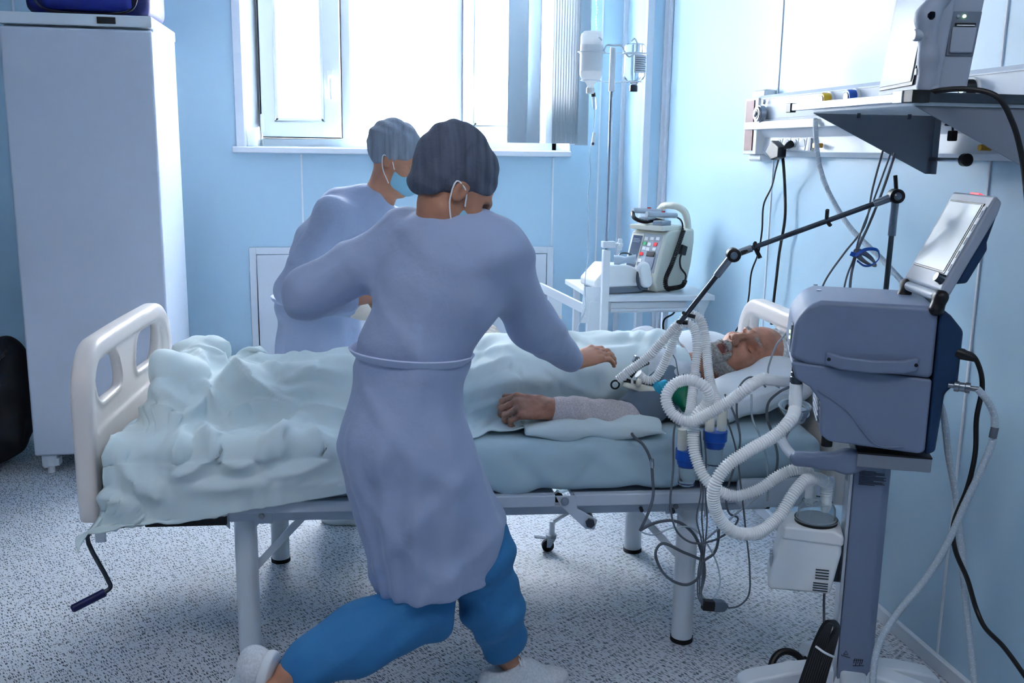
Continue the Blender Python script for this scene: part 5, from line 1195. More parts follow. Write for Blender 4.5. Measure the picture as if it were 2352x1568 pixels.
# plugs and their cables
def wall_cable(name, label, cat, pts, r, m, x=RX-0.03, plug=None):
    t = thing(name, label, cat, AX(pts[0][0], pts[0][1], x))
    o = Vector(t.location); L = [(AX(p[0], p[1], p[2] if len(p) > 2 else x))-o for p in pts]; MB().tube(L, r, 10).build('cable', m, t); return t, o
t, o = wall_cable('power_cable', 'thick black mains cable hanging straight down from the first wall socket', 'cable', [(1797, 352, UX-0.01), (1800, 385, UX), (1803, 440), (1803, 500), (1790, 580), (1783, 640), (1776, 700), (1772, 745)], 0.0058, 'black')
s = MB(); s.prism([Vector(p)-o for p in (AX(1776, 350, UX-0.01), AX(1790, 322, UX-0.01), AX(1808, 338, UX-0.01), AX(1806, 362, UX-0.01), AX(1790, 368, UX-0.01))], (0, 0, 0), (-0.035, 0, 0)); s.build('plug', 'black', t, bev=0.006)
t, o = wall_cable('power_cable', 'thin wavy black cable hanging from the second wall socket', 'cable', [(1806, 334, UX-0.02), (1795, 348, UX-0.02), (1783, 385, UX), (1772, 430), (1754, 470), (1750, 530), (1742, 580), (1726, 625), (1720, 680), (1712, 722), (1690, 760)], 0.0036, 'black')
MB().lathe(AX(1818, 330, UX+0.005)-o, AX(1800, 340, UX-0.03)-o, [(0, 0.014), (0.4, 0.013), (1, 0.005)], 14).build('plug', 'black', t)
# ---------------------------------------------------------------- monitor shelf
ys_n, ys_f, xs_ = 2.067, 2.556, 1.274
sh = thing('wall_shelf', 'grey metal bracket shelf on the supply unit carrying the patient monitor', 'shelf', (1.65, 2.3, 1.62))
def SW(x, y, z): return (x-1.65, y-2.3, z-1.62)
box('tray', SW((xs_+1.648)/2, (ys_n+ys_f)/2, 1.6165), (1.648-xs_, ys_f-ys_n, 0.015), 'enamel', sh, bev=0.003)
ra = MB(); ra.box(SW(xs_-0.008, (2.10+2.67)/2, 1.628), (0.012, 0.56, 0.020)); ra.build('side_rail', 'alu', sh, bev=0.002)
ra = MB(); ra.box(SW((xs_+1.66)/2, ys_n-0.008, 1.628), (1.66-xs_-0.02, 0.014, 0.022)); ra.build('front_rail', 'dark_steel', sh, bev=0.002)
box('rail_cap', SW(xs_-0.008, 2.675, 1.627), (0.018, 0.03, 0.026), 'black', sh, bev=0.002); box('rail_corner', SW(xs_-0.002, ys_n-0.004, 1.629), (0.044, 0.05, 0.028), 'black', sh, bev=0.002); box('corner_insert', SW(xs_-0.018, ys_n+0.03, 1.629), (0.016, 0.04, 0.028), 'alu', sh, bev=0.002)
for y in (ys_n, ys_f):
    b = MB(); b.prism([SW(xs_+0.002, y, 1.609), SW(1.648, y, 1.609), SW(1.648, y, 1.448), SW(1.630, y, 1.448)], (0, 0, 0), (0, 0.004, 0)); bo_ = b.build('bracket', 'shelf_grey', sh, bev=0.001)
    box('bracket_flange', SW(1.646, y-0.012, 1.53), (0.004, 0.026, 0.165), 'shelf_grey', bo_, bev=0.003)
for x, y in ((1.38, 2.5), (1.53, 2.5)): MB().cyl(SW(x, y, 1.612), SW(x, y, 1.596), 0.005, n=8).build('bolt', 'dark_steel', sh)
y1_, y2_ = AX(2115, 366, 1.64).y, AX(2222, 366, 1.64).y
zz_ = AX(2160, 366, 1.64).z
MB().cyl(SW(1.64, y1_, zz_), SW(1.64, y2_, zz_), 0.0055, n=14).build('clamp_screw', 'steel', sh)
MB().lathe(SW(1.64, y2_+0.02, zz_), SW(1.64, y2_-0.005, zz_), [(0, 0.008), (0.15, 0.017), (0.85, 0.017), (1, 0.012)], 18).build('clamp_knob', 'black', sh)
# ---- patient monitor
mo = thing('patient_monitor', 'grey patient monitor with a recorder door standing on the wall shelf', 'monitor', (1.318, 2.135, 1.640), math.radians(-13))
MB().prism([(0.0, -0.006, 0.004), (0.028, -0.006, 0.0), (0.05, -0.006, 0.004), (0.078, -0.006, 0.30), (0.030, -0.006, 0.31)], (0, 0, 0), (0, 0.30, 0)).build('front_housing', 'grey_plastic', mo, bev=0.008, seg=3)
s = SDF((-0.03, -0.03, -0.02), (0.08, 0.03, 0.33), 0.004); s.chain([(0.018, 0.0, 0.02), (0.020, 0.0, 0.08), (0.008, -0.002, 0.17), (0.036, 0.0, 0.22), (0.042, 0.0, 0.31)], [0.020, 0.020, 0.024, 0.021, 0.021], 0.02); s.build('side_grip', 'grey_plastic', mo)
MB().prism([(0.040, 0.006, 0.012), (0.118, 0.006, 0.012), (0.146, 0.006, 0.30), (0.070, 0.006, 0.30)], (0, 0, 0), (0, 0.26, 0)).build('rear_housing', 'grey_plastic', mo, bev=0.008, seg=3)
MB().prism([(-0.004, 0.022, 0.022), (-0.0035, 0.27, 0.022), (0.027, 0.27, 0.29), (0.027, 0.022, 0.29)], (0, 0, 0), (0.004, 0, 0)).build('screen_bezel', 'black', mo)
MB().prism([(-0.006, 0.030, 0.03), (-0.006, 0.262, 0.03), (0.025, 0.262, 0.285), (0.025, 0.030, 0.285)], (0, 0, 0), (0.004, 0, 0)).build('screen', 'screen', mo)
for z in (0.05, 0.072, 0.094, 0.116, 0.25, 0.27): box('button', (0.002+z*0.1-0.008, 0.008, z), (0.006, 0.014, 0.016), 'cable_light', mo, bev=0.002)
MB().lathe((0.004, -0.004, 0.130), (-0.020, -0.006, 0.130), [(0, 0.020), (0.15, 0.017), (0.2, 0.0135), (0.9, 0.0135), (1, 0.011)], 28).build('trim_knob', 'cable_light', mo)
MB().prism([(0.060, 0.0015, 0.086), (0.122, 0.0015, 0.086), (0.132, 0.0015, 0.184), (0.064, 0.0015, 0.184)], (0, 0, 0), (0, 0.008, 0)).build('recorder_frame', 'panel_grey', mo, bev=0.002)
MB().prism([(0.065, -0.006, 0.092), (0.117, -0.006, 0.092), (0.123, -0.004, 0.150), (0.068, -0.004, 0.150)], (0, 0, 0), (0, 0.008, 0)).build('recorder_door', 'grey_plastic', mo, bev=0.004, seg=3)
box('paper_slot', (0.095, -0.003, 0.155), (0.045, 0.006, 0.005), 'black', mo); box('paper', (0.095, -0.005, 0.1525), (0.04, 0.004, 0.002), 'white_plastic', mo)
MB().cyl((0.092, 0.0015, 0.173), (0.092, -0.002, 0.173), 0.0035).build('status_light', 'led_green', mo); MB().cyl((0.078, 0.0015, 0.173), (0.078, -0.002, 0.173), 0.0035).build('indicator', 'cable_light', mo)
MB().cyl((0.050, 0.006, 0.13), (0.050, 0.001, 0.13), 0.006).build('side_screw', 'panel_grey', mo)
MB().tube([(0.02, 0.0, 0.008), (0.03, -0.012, 0.012), (0.045, -0.01, 0.014)], 0.005, 8).build('foot_latch', 'grey_plastic', mo)
q = thing('power_cable', 'black cable curving off the monitor shelf and down the right edge', 'cable', AY(2140, 213, 2.03))
o = Vector(q.location); MB().tube([AY(a, b, y)-o for a, b, y in ((2130, 214, 2.07), (2165, 207, 2.04), (2230, 205, 2.0), (2290, 222, 1.97), (2325, 280, 1.96), (2345, 350, 1.96), (2356, 430, 1.96), (2370, 620, 1.97))], 0.0062, 10).build('cable', 'black', q)
# ---------------------------------------------------------------- ventilator on its cart
VA = math.radians(-23)
VO = Vector((1.142, 2.200, 0))
ct = thing('ventilator_cart', 'light grey column cart with a wheeled base under the ventilator', 'cart', VO, VA)
VM = Matrix.Translation(VO) @ Matrix.Rotation(VA, 4, 'Z'); VMI = VM.inverted()
def VL(px, py, **k):
    o = VMI @ Vector(CP); d = VMI.to_3x3() @ Vector(ray(px, py)); ax, v = list(k.items())[0]; i = 'xyz'.index(ax); return o+d*((v-o[i])/d[i])
ccx, ccy = VL(1985, 1250, y=0.12).x, 0.12
cl_, cr_ = VL(1952, 1200, y=0.08).x, VL(2038, 1200, y=0.08).x; cw = cr_-cl_; ccx = (cl_+cr_)/2
co = MB(); co.prism([(cl_, 0.075, 0.08), (cr_-0.02, 0.075, 0.08), (cr_, 0.095, 0.08), (cr_, 0.165, 0.08), (cr_-0.02, 0.185, 0.08), (cl_, 0.185, 0.08)], (0, 0, 0), (0, 0, 0.655)); co.build('column', 'vent_grey', ct, bev=0.006)
MB().prism([(cl_-0.010, 0.080, 0.09), (cl_-0.001, 0.080, 0.09), (cl_-0.001, 0.18, 0.09), (cl_-0.010, 0.18, 0.09)], (0, 0, 0), (0, 0, 0.64)).build('column_rail', 'alu', ct, bev=0.002)
tz = VL(1968, 1046, y=0.02).z
tl, tr_ = VL(1968, 1065, y=0.02).x, VL(2140, 1070, y=0.02).x
box('tray', ((tl+tr_)/2, 0.14, tz-0.012), (tr_-tl, 0.24, 0.036), 'shelf_grey', ct, bev=0.003)
box('tray_mat', ((tl+tr_)/2, 0.14, tz+0.007), (tr_-tl, 0.24, 0.004), 'black', ct)
pl_ = MB(); a0, a1 = VL(1835, 1062, y=0.05), VL(1970, 1062, y=0.05)
s = SDF((a0.x-0.06, -0.0, tz-0.10), (tl+0.06, 0.10, tz+0.03), 0.004); s.chain([(a0.x-0.005, 0.05, tz-0.030), (a0.x+0.06, 0.05, tz-0.030), (tl-0.02, 0.05, tz-0.026), (tl+0.02, 0.05, tz-0.02)], [0.020, 0.020, 0.030, 0.024], 0.02)
s.F = np.maximum(s.F, (np.abs(s.Y-0.05)-0.018).astype(np.float32)); s.build('handle_arm', 'vent_grey', ct)
hp = [VL(px, py, y=yy) for px, py, yy in ((1848, 1066, 0.05), (1815, 1040, 0.07), (1797, 1010, 0.11), (1806, 985, 0.16), (1826, 965, 0.20), (1838, 945, 0.25), (1850, 950, 0.29))]
MB().tube(hp, 0.0125, 14).build('handle_bar', 'enamel', ct)
MB().cyl((ccx-0.03, 0.13, tz-0.03), (ccx-0.03, 0.13, tz-0.10), 0.03).build('column_collar', 'panel_grey', ct)
tl2 = MB()
for k in range(11):
    L = (0.040, 0.062, 0.062, 0.040, 0.066, 0.06, 0.066, 0.036, 0.058, 0.064, 0.04)[k]; z = VL(1978, 1082, y=0.072).z-k*0.0036; tl2.box((cl_+0.012+L/2, 0.0742, z), (L, 0.0015, 0.0013))
tl2.build('printed_label', 'ink', ct, smooth=False)
sy = MB(); cz = VL(1960, 1505, y=0.074).z; cx0 = cl_+0.018
sy.tube([(cx0-0.006, 0.0742, cz), (cx0, 0.0742, cz+0.011), (cx0+0.006, 0.0742, cz), (cx0-0.006, 0.0742, cz)], 0.0007, 5, sub=1)
sy.tube([(cx0-0.012, 0.0742, cz-0.003), (cx0+0.012, 0.0742, cz-0.008)], 0.0008, 5)
for k in range(5): sy.tube([(cx0+0.022+k*0.005, 0.0742, cz-0.022-(k % 2)*0.006), (cx0+0.024+k*0.005, 0.0742, cz-0.008)], 0.0010, 5)
sy.tube([(cx0+0.020, 0.0742, cz-0.030), (cx0+0.048, 0.0742, cz-0.026)], 0.001, 5); sy.tube([(cx0+0.020, 0.0742, cz-0.014), (cx0+0.044, 0.0742, cz-0.010)], 0.0008, 5)
sy.build('warning_symbol', 'ink', ct)
# base: five curved legs with castors
cw_ = VM @ Vector((ccx, 0.13, 0))
tips = [AZ(1700, 1540, 0.11), AZ(1858, 1457, 0.11), AZ(2150, 1530, 0.11), Vector((cw_.x+0.22, cw_.y-0.22, 0.11)), Vector((cw_.x-0.16, cw_.y-0.30, 0.11))]
for i, tp in enumerate(tips):
    e = VMI @ Vector((tp.x, tp.y, 0.085)); c0 = Vector((ccx, 0.13, 0.10)); d = e-c0; d.z = 0; L = d.length; u = d.normalized()
    e = c0+u*min(L, 0.335); md = c0.lerp(e, 0.55)
    sd = Vector((-u.y, u.x, 0)); hw = 0.033
    pr = [(0.0, 0.062), (0.0, 0.135), (0.06, 0.135), (0.55, 0.122), (0.92, 0.100), (1.0, 0.085), (1.0, 0.050), (0.93, 0.050), (0.88, 0.062)]
    lg = MB().prism([Vector((c0.x, c0.y, 0))+u*(t*(e-c0).length)-sd*hw+Vector((0, 0, z)) for t, z in pr], (0, 0, 0), tuple(sd*2*hw)).build('base_leg', 'enamel', ct, bev=0.022, seg=5)
    w = e-u*0.01; sd = Vector((-u.y, u.x, 0))
    MB().lathe((w-sd*0.014).to_3d()*1+Vector((0, 0, -w.z+0.030)), w+sd*0.014+Vector((0, 0, -w.z+0.030)), [(0, 0.022), (0.15, 0.030), (0.85, 0.030), (1, 0.022)], 26).build('castor', 'black_rubber', lg)
MB().lathe((ccx, 0.13, 0.065), (ccx, 0.13, 0.13), [(0, 0.075), (0.6, 0.07), (1, 0.055)], 28).build('base_hub', 'enamel', ct)
# ---- ventilator
zt_, zb_ = 1.146, tz+0.018
ve = thing('ventilator', 'blue grey intensive care ventilator with tilted display on the column cart', 'ventilator', (VO.x, VO.y, zb_), VA)
h = zt_-zb_
def side(pts, y0, y1): return MB().prism([(x, y0, z) for x, z in pts], (0, 0, 0), (0, y1-y0, 0))
W2 = 0.295
zc_ = VL(1870, 845, y=0.0).z-zb_      # seam line
side([(0.0, zc_+0.005), (0.284, zc_-0.010), (0.284, h-0.002), (0.012, h), (-0.018, h-0.014), (-0.046, h-0.055), (-0.052, zc_+0.02)], 0.0, W2).build('upper_housing', 'vent_grey', ve, bev=0.014, seg=4)
side([(-0.050, zc_+0.012), (0.284, zc_-0.012), (0.284, 0.012), (0.272, 0.004), (0.055, 0.018), (0.034, 0.035), (0.028, zc_-0.085), (0.000, zc_-0.050), (-0.036, zc_-0.030)], 0.001, W2-0.001).build('lower_housing', 'vent_grey', ve, bev=0.012, seg=4)
side([(0.286, 0.0), (0.308, 0.012), (0.316, zc_-0.045), (0.343, zc_-0.015), (0.343, h-0.058), (0.312, h-0.022), (0.286, h-0.003)], 0.002, W2-0.002).build('rear_cover', 'vent_navy', ve, bev=0.008, seg=3)
MB().tube([(0.02, -0.0015, zc_-0.055), (0.09, -0.0015, zc_-0.10), (0.17, -0.0015, zc_-0.185), (0.235, -0.0008, 0.02)], 0.0014, 6).build('crease', 'vent_grey', ve)
h0, h1 = VL(1892, 828, y=-0.012), VL(2116, 843, y=-0.012)
s = SDF((h0.x-0.03, -0.05, h0.z-zb_-0.05), (h1.x+0.03, 0.02, h0.z-zb_+0.05), 0.003)
A_, B_ = np.array((h0.x+0.012, -0.003, h0.z-zb_+0.004)), np.array((h1.x-0.012, -0.003, h1.z-zb_+0.004)); mid = (A_+B_)/2+np.array((0, -0.014, -0.010)); q1 = A_*0.7+mid*0.3+np.array((0, -0.005, -0.004)); q2 = B_*0.7+mid*0.3+np.array((0, -0.005, -0.004))
def band(a, b, hw):
    d = b-a; t = np.clip(((s.X-a[0])*d[0]+(s.Y-a[1])*d[1]+(s.Z-a[2])*d[2])/(d@d), 0, 1); dx = np.sqrt((s.X-a[0]-t*d[0])**2+(s.Y-a[1]-t*d[1])**2); dz = np.abs(s.Z-a[2]-t*d[2])
    s.F = np.minimum(s.F, (np.sqrt(np.maximum(dx-0.004, 0)**2+np.maximum(dz-hw, 0)**2)-0.004).astype(np.float32))
for a, b in ((A_, q1), (q1, mid), (mid, q2), (q2, B_)): band(a, b, 0.012)
hd_ = s.build('carry_handle', 'vent_grey', ve)
for e in (A_, B_): MB().cyl(tuple(e+np.array((0.0, -0.010, 0))), tuple(e+np.array((0.0, -0.004, 0))), 0.0045).build('screw_hole', 'black', hd_)
for px, py in ((1873, 655), (1881, 668)):
    c = VL(px, py, z=zt_)-Vector((0, 0, zb_)); MB().cyl(c, c+Vector((0, 0, 0.003)), 0.006).build('top_screw', 'chrome', ve)
# front face: status panel, ports, fan guard
box('status_panel', (-0.050, 0.06, h-0.105), (0.006, 0.05, 0.07), 'panel_grey', ve, bev=0.002)
for z in (h-0.09, h-0.105): box('status_light', (-0.054, 0.055, z), (0.003, 0.012, 0.006), 'led_green', ve)
gq = MB()
for k in range(9): gq.box((0.030, 0.10, 0.06+k*0.014), (0.010, 0.14, 0.005), (0, 0.5, 0))
gq.build('fan_guard', 'vent_grey', ve)
def vpt(px, py, y): return VL(px, py, y=y)-Vector((0, 0, zb_))
p1a, p1b = vpt(1818, 878, 0.13), vpt(1752, 870, 0.13)
MB().lathe(p1a+Vector((0.02, 0, 0)), p1a.lerp(p1b, 0.2), [(0, 0.014), (1, 0.014)], 20).build('inspiratory_port', 'steel', ve)
MB().lathe(p1a, p1b, [(0.0, 0.0125), (0.1, 0.0145), (0.5, 0.0145), (0.52, 0.0155), (1, 0.0155)], 24).build('hose_cuff', 'white_plastic', ve)
p2a, p2b = vpt(1830, 866, 0.03), vpt(1826, 936, 0.03)
MB().lathe(p2a+Vector((0, 0, 0.03)), p2a.lerp(p2b, 0.25), [(0, 0.014), (0.3, 0.014), (0.35, 0.016), (0.55, 0.014), (0.6, 0.016), (1, 0.014)], 24).build('expiratory_port', 'dark_steel', ve)
MB().lathe(p2a.lerp(p2b, 0.2), p2b, [(0, 0.0165), (0.5, 0.0160), (0.52, 0.0168), (1, 0.0165)], 24).build('hose_cuff', 'white_plastic', ve)
MB().cyl((0.055, 0.04, -0.004), (0.055, 0.04, 0.026), 0.014).build('rubber_foot', 'black', ve)
# display
dsp = MB().prism([(-0.012, 0, 0.0), (0.016, 0, -0.004), (0.018, 0, 0.215), (0.012, 0, 0.245), (-0.012, 0, 0.252)], (0, 0, 0), (0, 0.235, 0)).build('display', 'grey_plastic', ve, bev=0.008, seg=3)
dsp.location = (0.290, -0.004, h+0.032); dsp.rotation_euler = (0, math.radians(25), math.radians(12))
MB().prism([(0.017, 0.012, 0.03), (0.042, 0.012, 0.045), (0.044, 0.012, 0.135), (0.034, 0.012, 0.150), (0.018, 0.012, 0.235)], (0, 0, 0), (0, 0.21, 0)).build('display_back', 'vent_navy', dsp, bev=0.006, seg=3)
box('bezel', (-0.0125, 0.120, 0.135), (0.004, 0.190, 0.185), 'black', dsp, bev=0.001); box('screen', (-0.0145, 0.122, 0.135), (0.003, 0.180, 0.176), 'screen', dsp, bev=0.001)
box('key_strip', (-0.0138, 0.013, 0.13), (0.003, 0.016, 0.18), 'cable_light', dsp, bev=0.001)
for k in range(5): box('key', (-0.0155, 0.013, 0.06+k*0.035), (0.002, 0.009, 0.018), 'panel_grey', dsp, bev=0.0005)
MB().lathe((-0.012, 0.022, 0.028), (-0.03, 0.022, 0.028), [(0, 0.014), (0.3, 0.012), (1, 0.011)], 20).build('rotary_knob', 'dark_steel', dsp)
box('alarm_light', (0.002, 0.12, 0.250), (0.020, 0.05, 0.010), 'led_red', dsp, bev=0.002)
MB().cyl((0.0, 0.03, -0.012), (0.0, 0.205, -0.012), 0.013).build('hinge_barrel', 'cable_light', dsp)
for y in (0.012, 0.222):
    s = SDF((-0.05, y-0.03, -0.06), (0.05, y+0.03, 0.03), 0.003); s.cap((0.0, y-0.008, -0.010), (0.0, y+0.008, -0.010), 0.016); s.cap((0.0, y-0.004, -0.012), (0.006, y-0.004, -0.040), 0.014, 0.018, 0.01); s.build('hinge', 'black', dsp)
# ---------------------------------------------------------------- humidifier on the column
hb = AY(1850, 1270, 2.30); hu = thing('humidifier', 'white heated humidifier with a clear water chamber clamped to the column', 'humidifier', hb, VA)
def HL(px, py, y=2.30): return (Matrix.Rotation(-VA, 3, 'Z') @ (AY(px, py, y)-hb))
A1, A2, B1, B2 = HL(1800, 1200), HL(1925, 1215), HL(1765, 1340), HL(1918, 1335)
MB().prism([(A1.x, -0.055, A1.z-0.01), (A2.x, -0.055, A1.z-0.01), (A2.x+0.004, -0.055, A1.z-0.06), (B2.x-0.02, -0.055, B2.z), (B1.x, -0.055, B2.z-0.004), (B1.x-0.003, -0.055, B2.z+0.02)], (0, 0, 0), (0, 0.12, 0)).build('housing', 'bone_plastic' if False else 'white_plastic', hu, bev=0.010, seg=3)
MB().prism([(A1.x-0.004, -0.06, A1.z-0.035), (A1.x-0.002, -0.06, A1.z+0.002), (A2.x-0.02, -0.06, A1.z+0.002), (A2.x+0.006, -0.06, A1.z-0.012), (A2.x+0.006, -0.06, A1.z-0.04)], (0, 0, 0), (0, 0.13, 0)).build('top_collar', 'white_plastic', hu, bev=0.008, seg=3)
dk = MB()
for k in range(4): dk.box((B2.x-0.045, -0.0565, B2.z+0.045+k*0.008), (0.034, 0.002, 0.0022))
for k in range(4): dk.box((B2.x-0.047, -0.0565, B2.z+0.010+k*0.007), (0.038, 0.002, 0.0022))
dk.build('printed_label', 'ink', hu, smooth=False)
for k in range(3): box('button', (B1.x+0.004, -0.02+0.02*k, B1.z+0.06), (0.006, 0.012, 0.03), 'cable_light', hu, bev=0.001)
cxh = HL(1873, 1200).x; czh = A1.z+0.002
MB().lathe((cxh, 0, czh), (cxh, 0, czh+0.006), [(0, 0.056), (1, 0.056)], 32).build('heater_ring', 'black', hu)
ch_ = MB(); ch_.lathe((cxh, 0, czh+0.006), (cxh, 0, czh+0.066), [(0, 0.056), (0.08, 0.057), (0.13, 0.050), (0.6, 0.048), (0.85, 0.040), (1, 0.020), (0.96, 0.018), (0.82, 0.037), (0.58, 0.045), (0.13, 0.047), (0.02, 0.047)], 36, cap=False); cho = ch_.build('water_chamber', 'clear', hu)
MB().lathe((cxh, 0, czh+0.008), (cxh, 0, czh+0.012), [(0, 0.052), (1, 0.052)], 32).build('chamber_plate', 'alu', cho)
pA, pB = HL(1865, 1160), HL(1866, 1104); pC, pD = HL(1890, 1172), HL(1890, 1118)
MB().lathe((cxh-0.018, 0.012, czh+0.04), (cxh-0.018, 0.012, pB.z), [(0, 0.010), (0.15, 0.013), (0.3, 0.0145), (0.6, 0.0150), (1, 0.0140)], 22).build('inlet_cuff', 'white_plastic', cho)
MB().lathe((cxh+0.020, -0.012, czh+0.035), (cxh+0.020, -0.012, pD.z), [(0, 0.010), (0.15, 0.013), (0.3, 0.0145), (0.6, 0.0150), (1, 0.0140)], 22).build('outlet_cuff', 'white_plastic', cho)
MB().tube([(cxh-0.03, -0.02, czh+0.055), (cxh-0.02, -0.03, czh+0.07), (cxh-0.0, -0.025, czh+0.068), (cxh-0.01, -0.02, czh+0.055)], 0.003, 8).build('filling_cap', 'clear_tube', cho)
MB().prism([(A2.x-0.004, 0.0, A1.z-0.085), (A2.x+0.022, 0.0, A1.z-0.085), (A2.x+0.022, 0.0, A1.z-0.165), (A2.x-0.014, 0.0, A1.z-0.165)], (0, 0, 0), (0, 0.04, 0)).build('mount_clamp', 'dark_steel', hu, bev=0.003)
inlet = Vector(hb)+Matrix.Rotation(VA, 3, 'Z') @ Vector((cxh-0.018, 0.012, pB.z)); outlet = Vector(hb)+Matrix.Rotation(VA, 3, 'Z') @ Vector((cxh+0.020, -0.012, pD.z))
def line(name, label, cat, pts, r, m, group=None, ribs=None, n=10, sub=8, part=None):
    """a hose or cable hanging free in the room; pts are (px, py, y) sightings or points"""
    W = [p if isinstance(p, Vector) else AY(*p) for p in pts]
    if part is None:
        mb = MB(); o0 = W[0]; mb.tube([p-o0 for p in W], r, n, sub=sub, ribs=ribs); o = mb.build(name, m, ang=75 if not ribs else 40); o.location = o0; return tag(o, label, cat, group)
    t = thing(name, label, cat, W[0], group=group); MB().tube([p-W[0] for p in W], r, n, sub=sub, ribs=ribs).build(part, m, t, ang=75 if not ribs else 40); return t
line('power_cable', 'thin dark cord hanging from the underside of the humidifier', 'cable', [(1897, 1338, 2.30), (1893, 1370, 2.30), (1893, 1440, 2.29), (1893, 1500, 2.27)], 0.0036, 'cable_grey')
cb = thing('cable_coil', 'black power cord folded into a bundle with a white tie on the cart base', 'cable', AY(1880, 1500, 2.12))
o = Vector(cb.location)
for k in range(6):
    dx = (k-2.5)*7
    MB().tube([AY(1840+dx*0.9, 1610, 2.10+0.006*k)-o, AY(1866+dx*0.8, 1530, 2.10+0.005*k)-o, AY(1886+dx*0.7, 1470, 2.10+0.004*k)-o, AY(1905+dx*0.4, 1428, 2.10+0.003*k)-o, AY(1922+dx*0.2, 1440, 2.12+0.003*k)-o, AY(1908+dx*0.5, 1480, 2.13+0.004*k)-o, AY(1886+dx*0.8, 1540, 2.14+0.004*k)-o, AY(1860+dx, 1620, 2.14+0.004*k)-o], 0.0052, 8).build('loop', 'black', cb)
MB().tube([AY(1878, 1487, 2.085)-o, AY(1892, 1497, 2.08)-o, AY(1910, 1506, 2.09)-o, AY(1912, 1505, 2.16)-o, AY(1880, 1488, 2.16)-o], 0.003, 8, closed=True).build('cable_tie', 'white_plastic', cb)
rg = thing('cable_reel', 'black cable looped round a white hub behind the cart leg', 'cable reel', AY(1812, 1545, 2.32)); 
MB().tube([(0.052*math.cos(2*PI*i/16), 0.03*math.sin(2*PI*i/16), 0.050*math.sin(2*PI*i/16)) for i in range(16)], 0.010, 10, sub=3, closed=True).build('cable_loop', 'black', rg)
MB().lathe((0, -0.014, 0.0), (0.01, 0.016, 0.0), [(0, 0.030), (0.5, 0.036), (1, 0.030)], 24).build('hub', 'enamel', rg)
# ---------------------------------------------------------------- breathing circuit
W_ = lambda v: VM @ Vector((v.x, v.y, v.z+zb_))
hz = dict(ribs=(0.0066, 0.0032))
pv1 = W_(p1b); pv2 = W_(p2b)
line('corrugated_hose', 'white corrugated hose from the upper ventilator port looping to the humidifier', 'hose', [pv1+Vector((0.012, 0, 0)), pv1, (1725, 885, 2.34), (1680, 918, 2.36), (1635, 945, 2.38), (1585, 968, 2.40), (1545, 950, 2.42), (1530, 910, 2.44), (1552, 880, 2.45), (1590, 873, 2.43), (1622, 892, 2.41), (1625, 925, 2.42), (1600, 955, 2.43), (1592, 1000, 2.42), (1598, 1050, 2.40), (1625, 1105, 2.37), (1680, 1138, 2.35), (1740, 1125, 2.33), (1790, 1092, 2.32), (1835, 1076, 2.31), inlet+Vector((-0.012, 0, 0.022)), inlet-Vector((0, 0, 0.012))], 0.0165, 'hose_white', 'breathing circuit hoses', **hz)
line('corrugated_hose', 'white corrugated hose from the lower ventilator port sagging down to the humidifier', 'hose', [pv2+Vector((0, 0, 0.01)), pv2, (1815, 965, 2.18), (1780, 1000, 2.17), (1720, 1035, 2.16), (1665, 1075, 2.16), (1640, 1120, 2.16), (1645, 1175, 2.17), (1680, 1218, 2.18), (1735, 1224, 2.19), (1785, 1190, 2.21), (1825, 1130, 2.23), (1858, 1098, 2.25), outlet+Vector((-0.004, 0, 0.020)), outlet-Vector((0, 0, 0.012))], 0.0168, 'hose_white', 'breathing circuit hoses', **hz)
line('corrugated_hose', 'white corrugated hose over the support arm down to the left water trap', 'hose', [(1420, 872, 2.74), (1440, 856, 2.73), (1490, 818, 2.71), (1535, 768, 2.69), (1565, 742, 2.67), (1590, 748, 2.66), (1601, 785, 2.64), (1596, 850, 2.62), (1590, 905, 2.58), (1585, 945, 2.54), (1574, 980, 2.50), (1573, 996, 2.49)], 0.0145, 'hose_white', 'breathing circuit hoses', **hz)
line('corrugated_hose', 'white corrugated hose with the higher arch over the support arm', 'hose', [(1466, 858, 2.76), (1482, 872, 2.76), (1500, 872, 2.75), (1518, 850, 2.74), (1540, 800, 2.73), (1560, 750, 2.72), (1582, 722, 2.71), (1608, 733, 2.69), (1620, 775, 2.67), (1625, 830, 2.64), (1632, 880, 2.60), (1646, 920, 2.55), (1652, 950, 2.52)], 0.0145, 'hose_white', 'breathing circuit hoses', **hz)
def trap(label, px, py, y):
    c = AY(px, py, y); t = thing('water_trap', label, 'water trap', c, group='water traps')
    for q in (-1, 1): MB().lathe((q*0.019, 0, 0.065), (q*0.017, 0, 0.0), [(0, 0.0130), (0.45, 0.0130), (0.47, 0.0138), (1, 0.0134)], 20).build('tube_port', 'bone_plastic' if True else '', t)
    MB().lathe((0, 0, 0.006), (0, 0, -0.045), [(0, 0.034), (0.55, 0.034), (0.60, 0.030), (0.85, 0.028), (1, 0.022)], 28).build('trap_lid', 'blue_plastic', t)
    MB().lathe((0, 0, -0.044), (0, 0, -0.098), [(0, 0.025), (0.9, 0.024), (1, 0.020)], 24).build('collection_cup', 'clear', t)
    return t
trap('blue capped water trap hanging lower, left of the other one', 1580, 1036, 2.48)
trap('blue capped water trap hanging higher, nearer the ventilator', 1643, 993, 2.50)
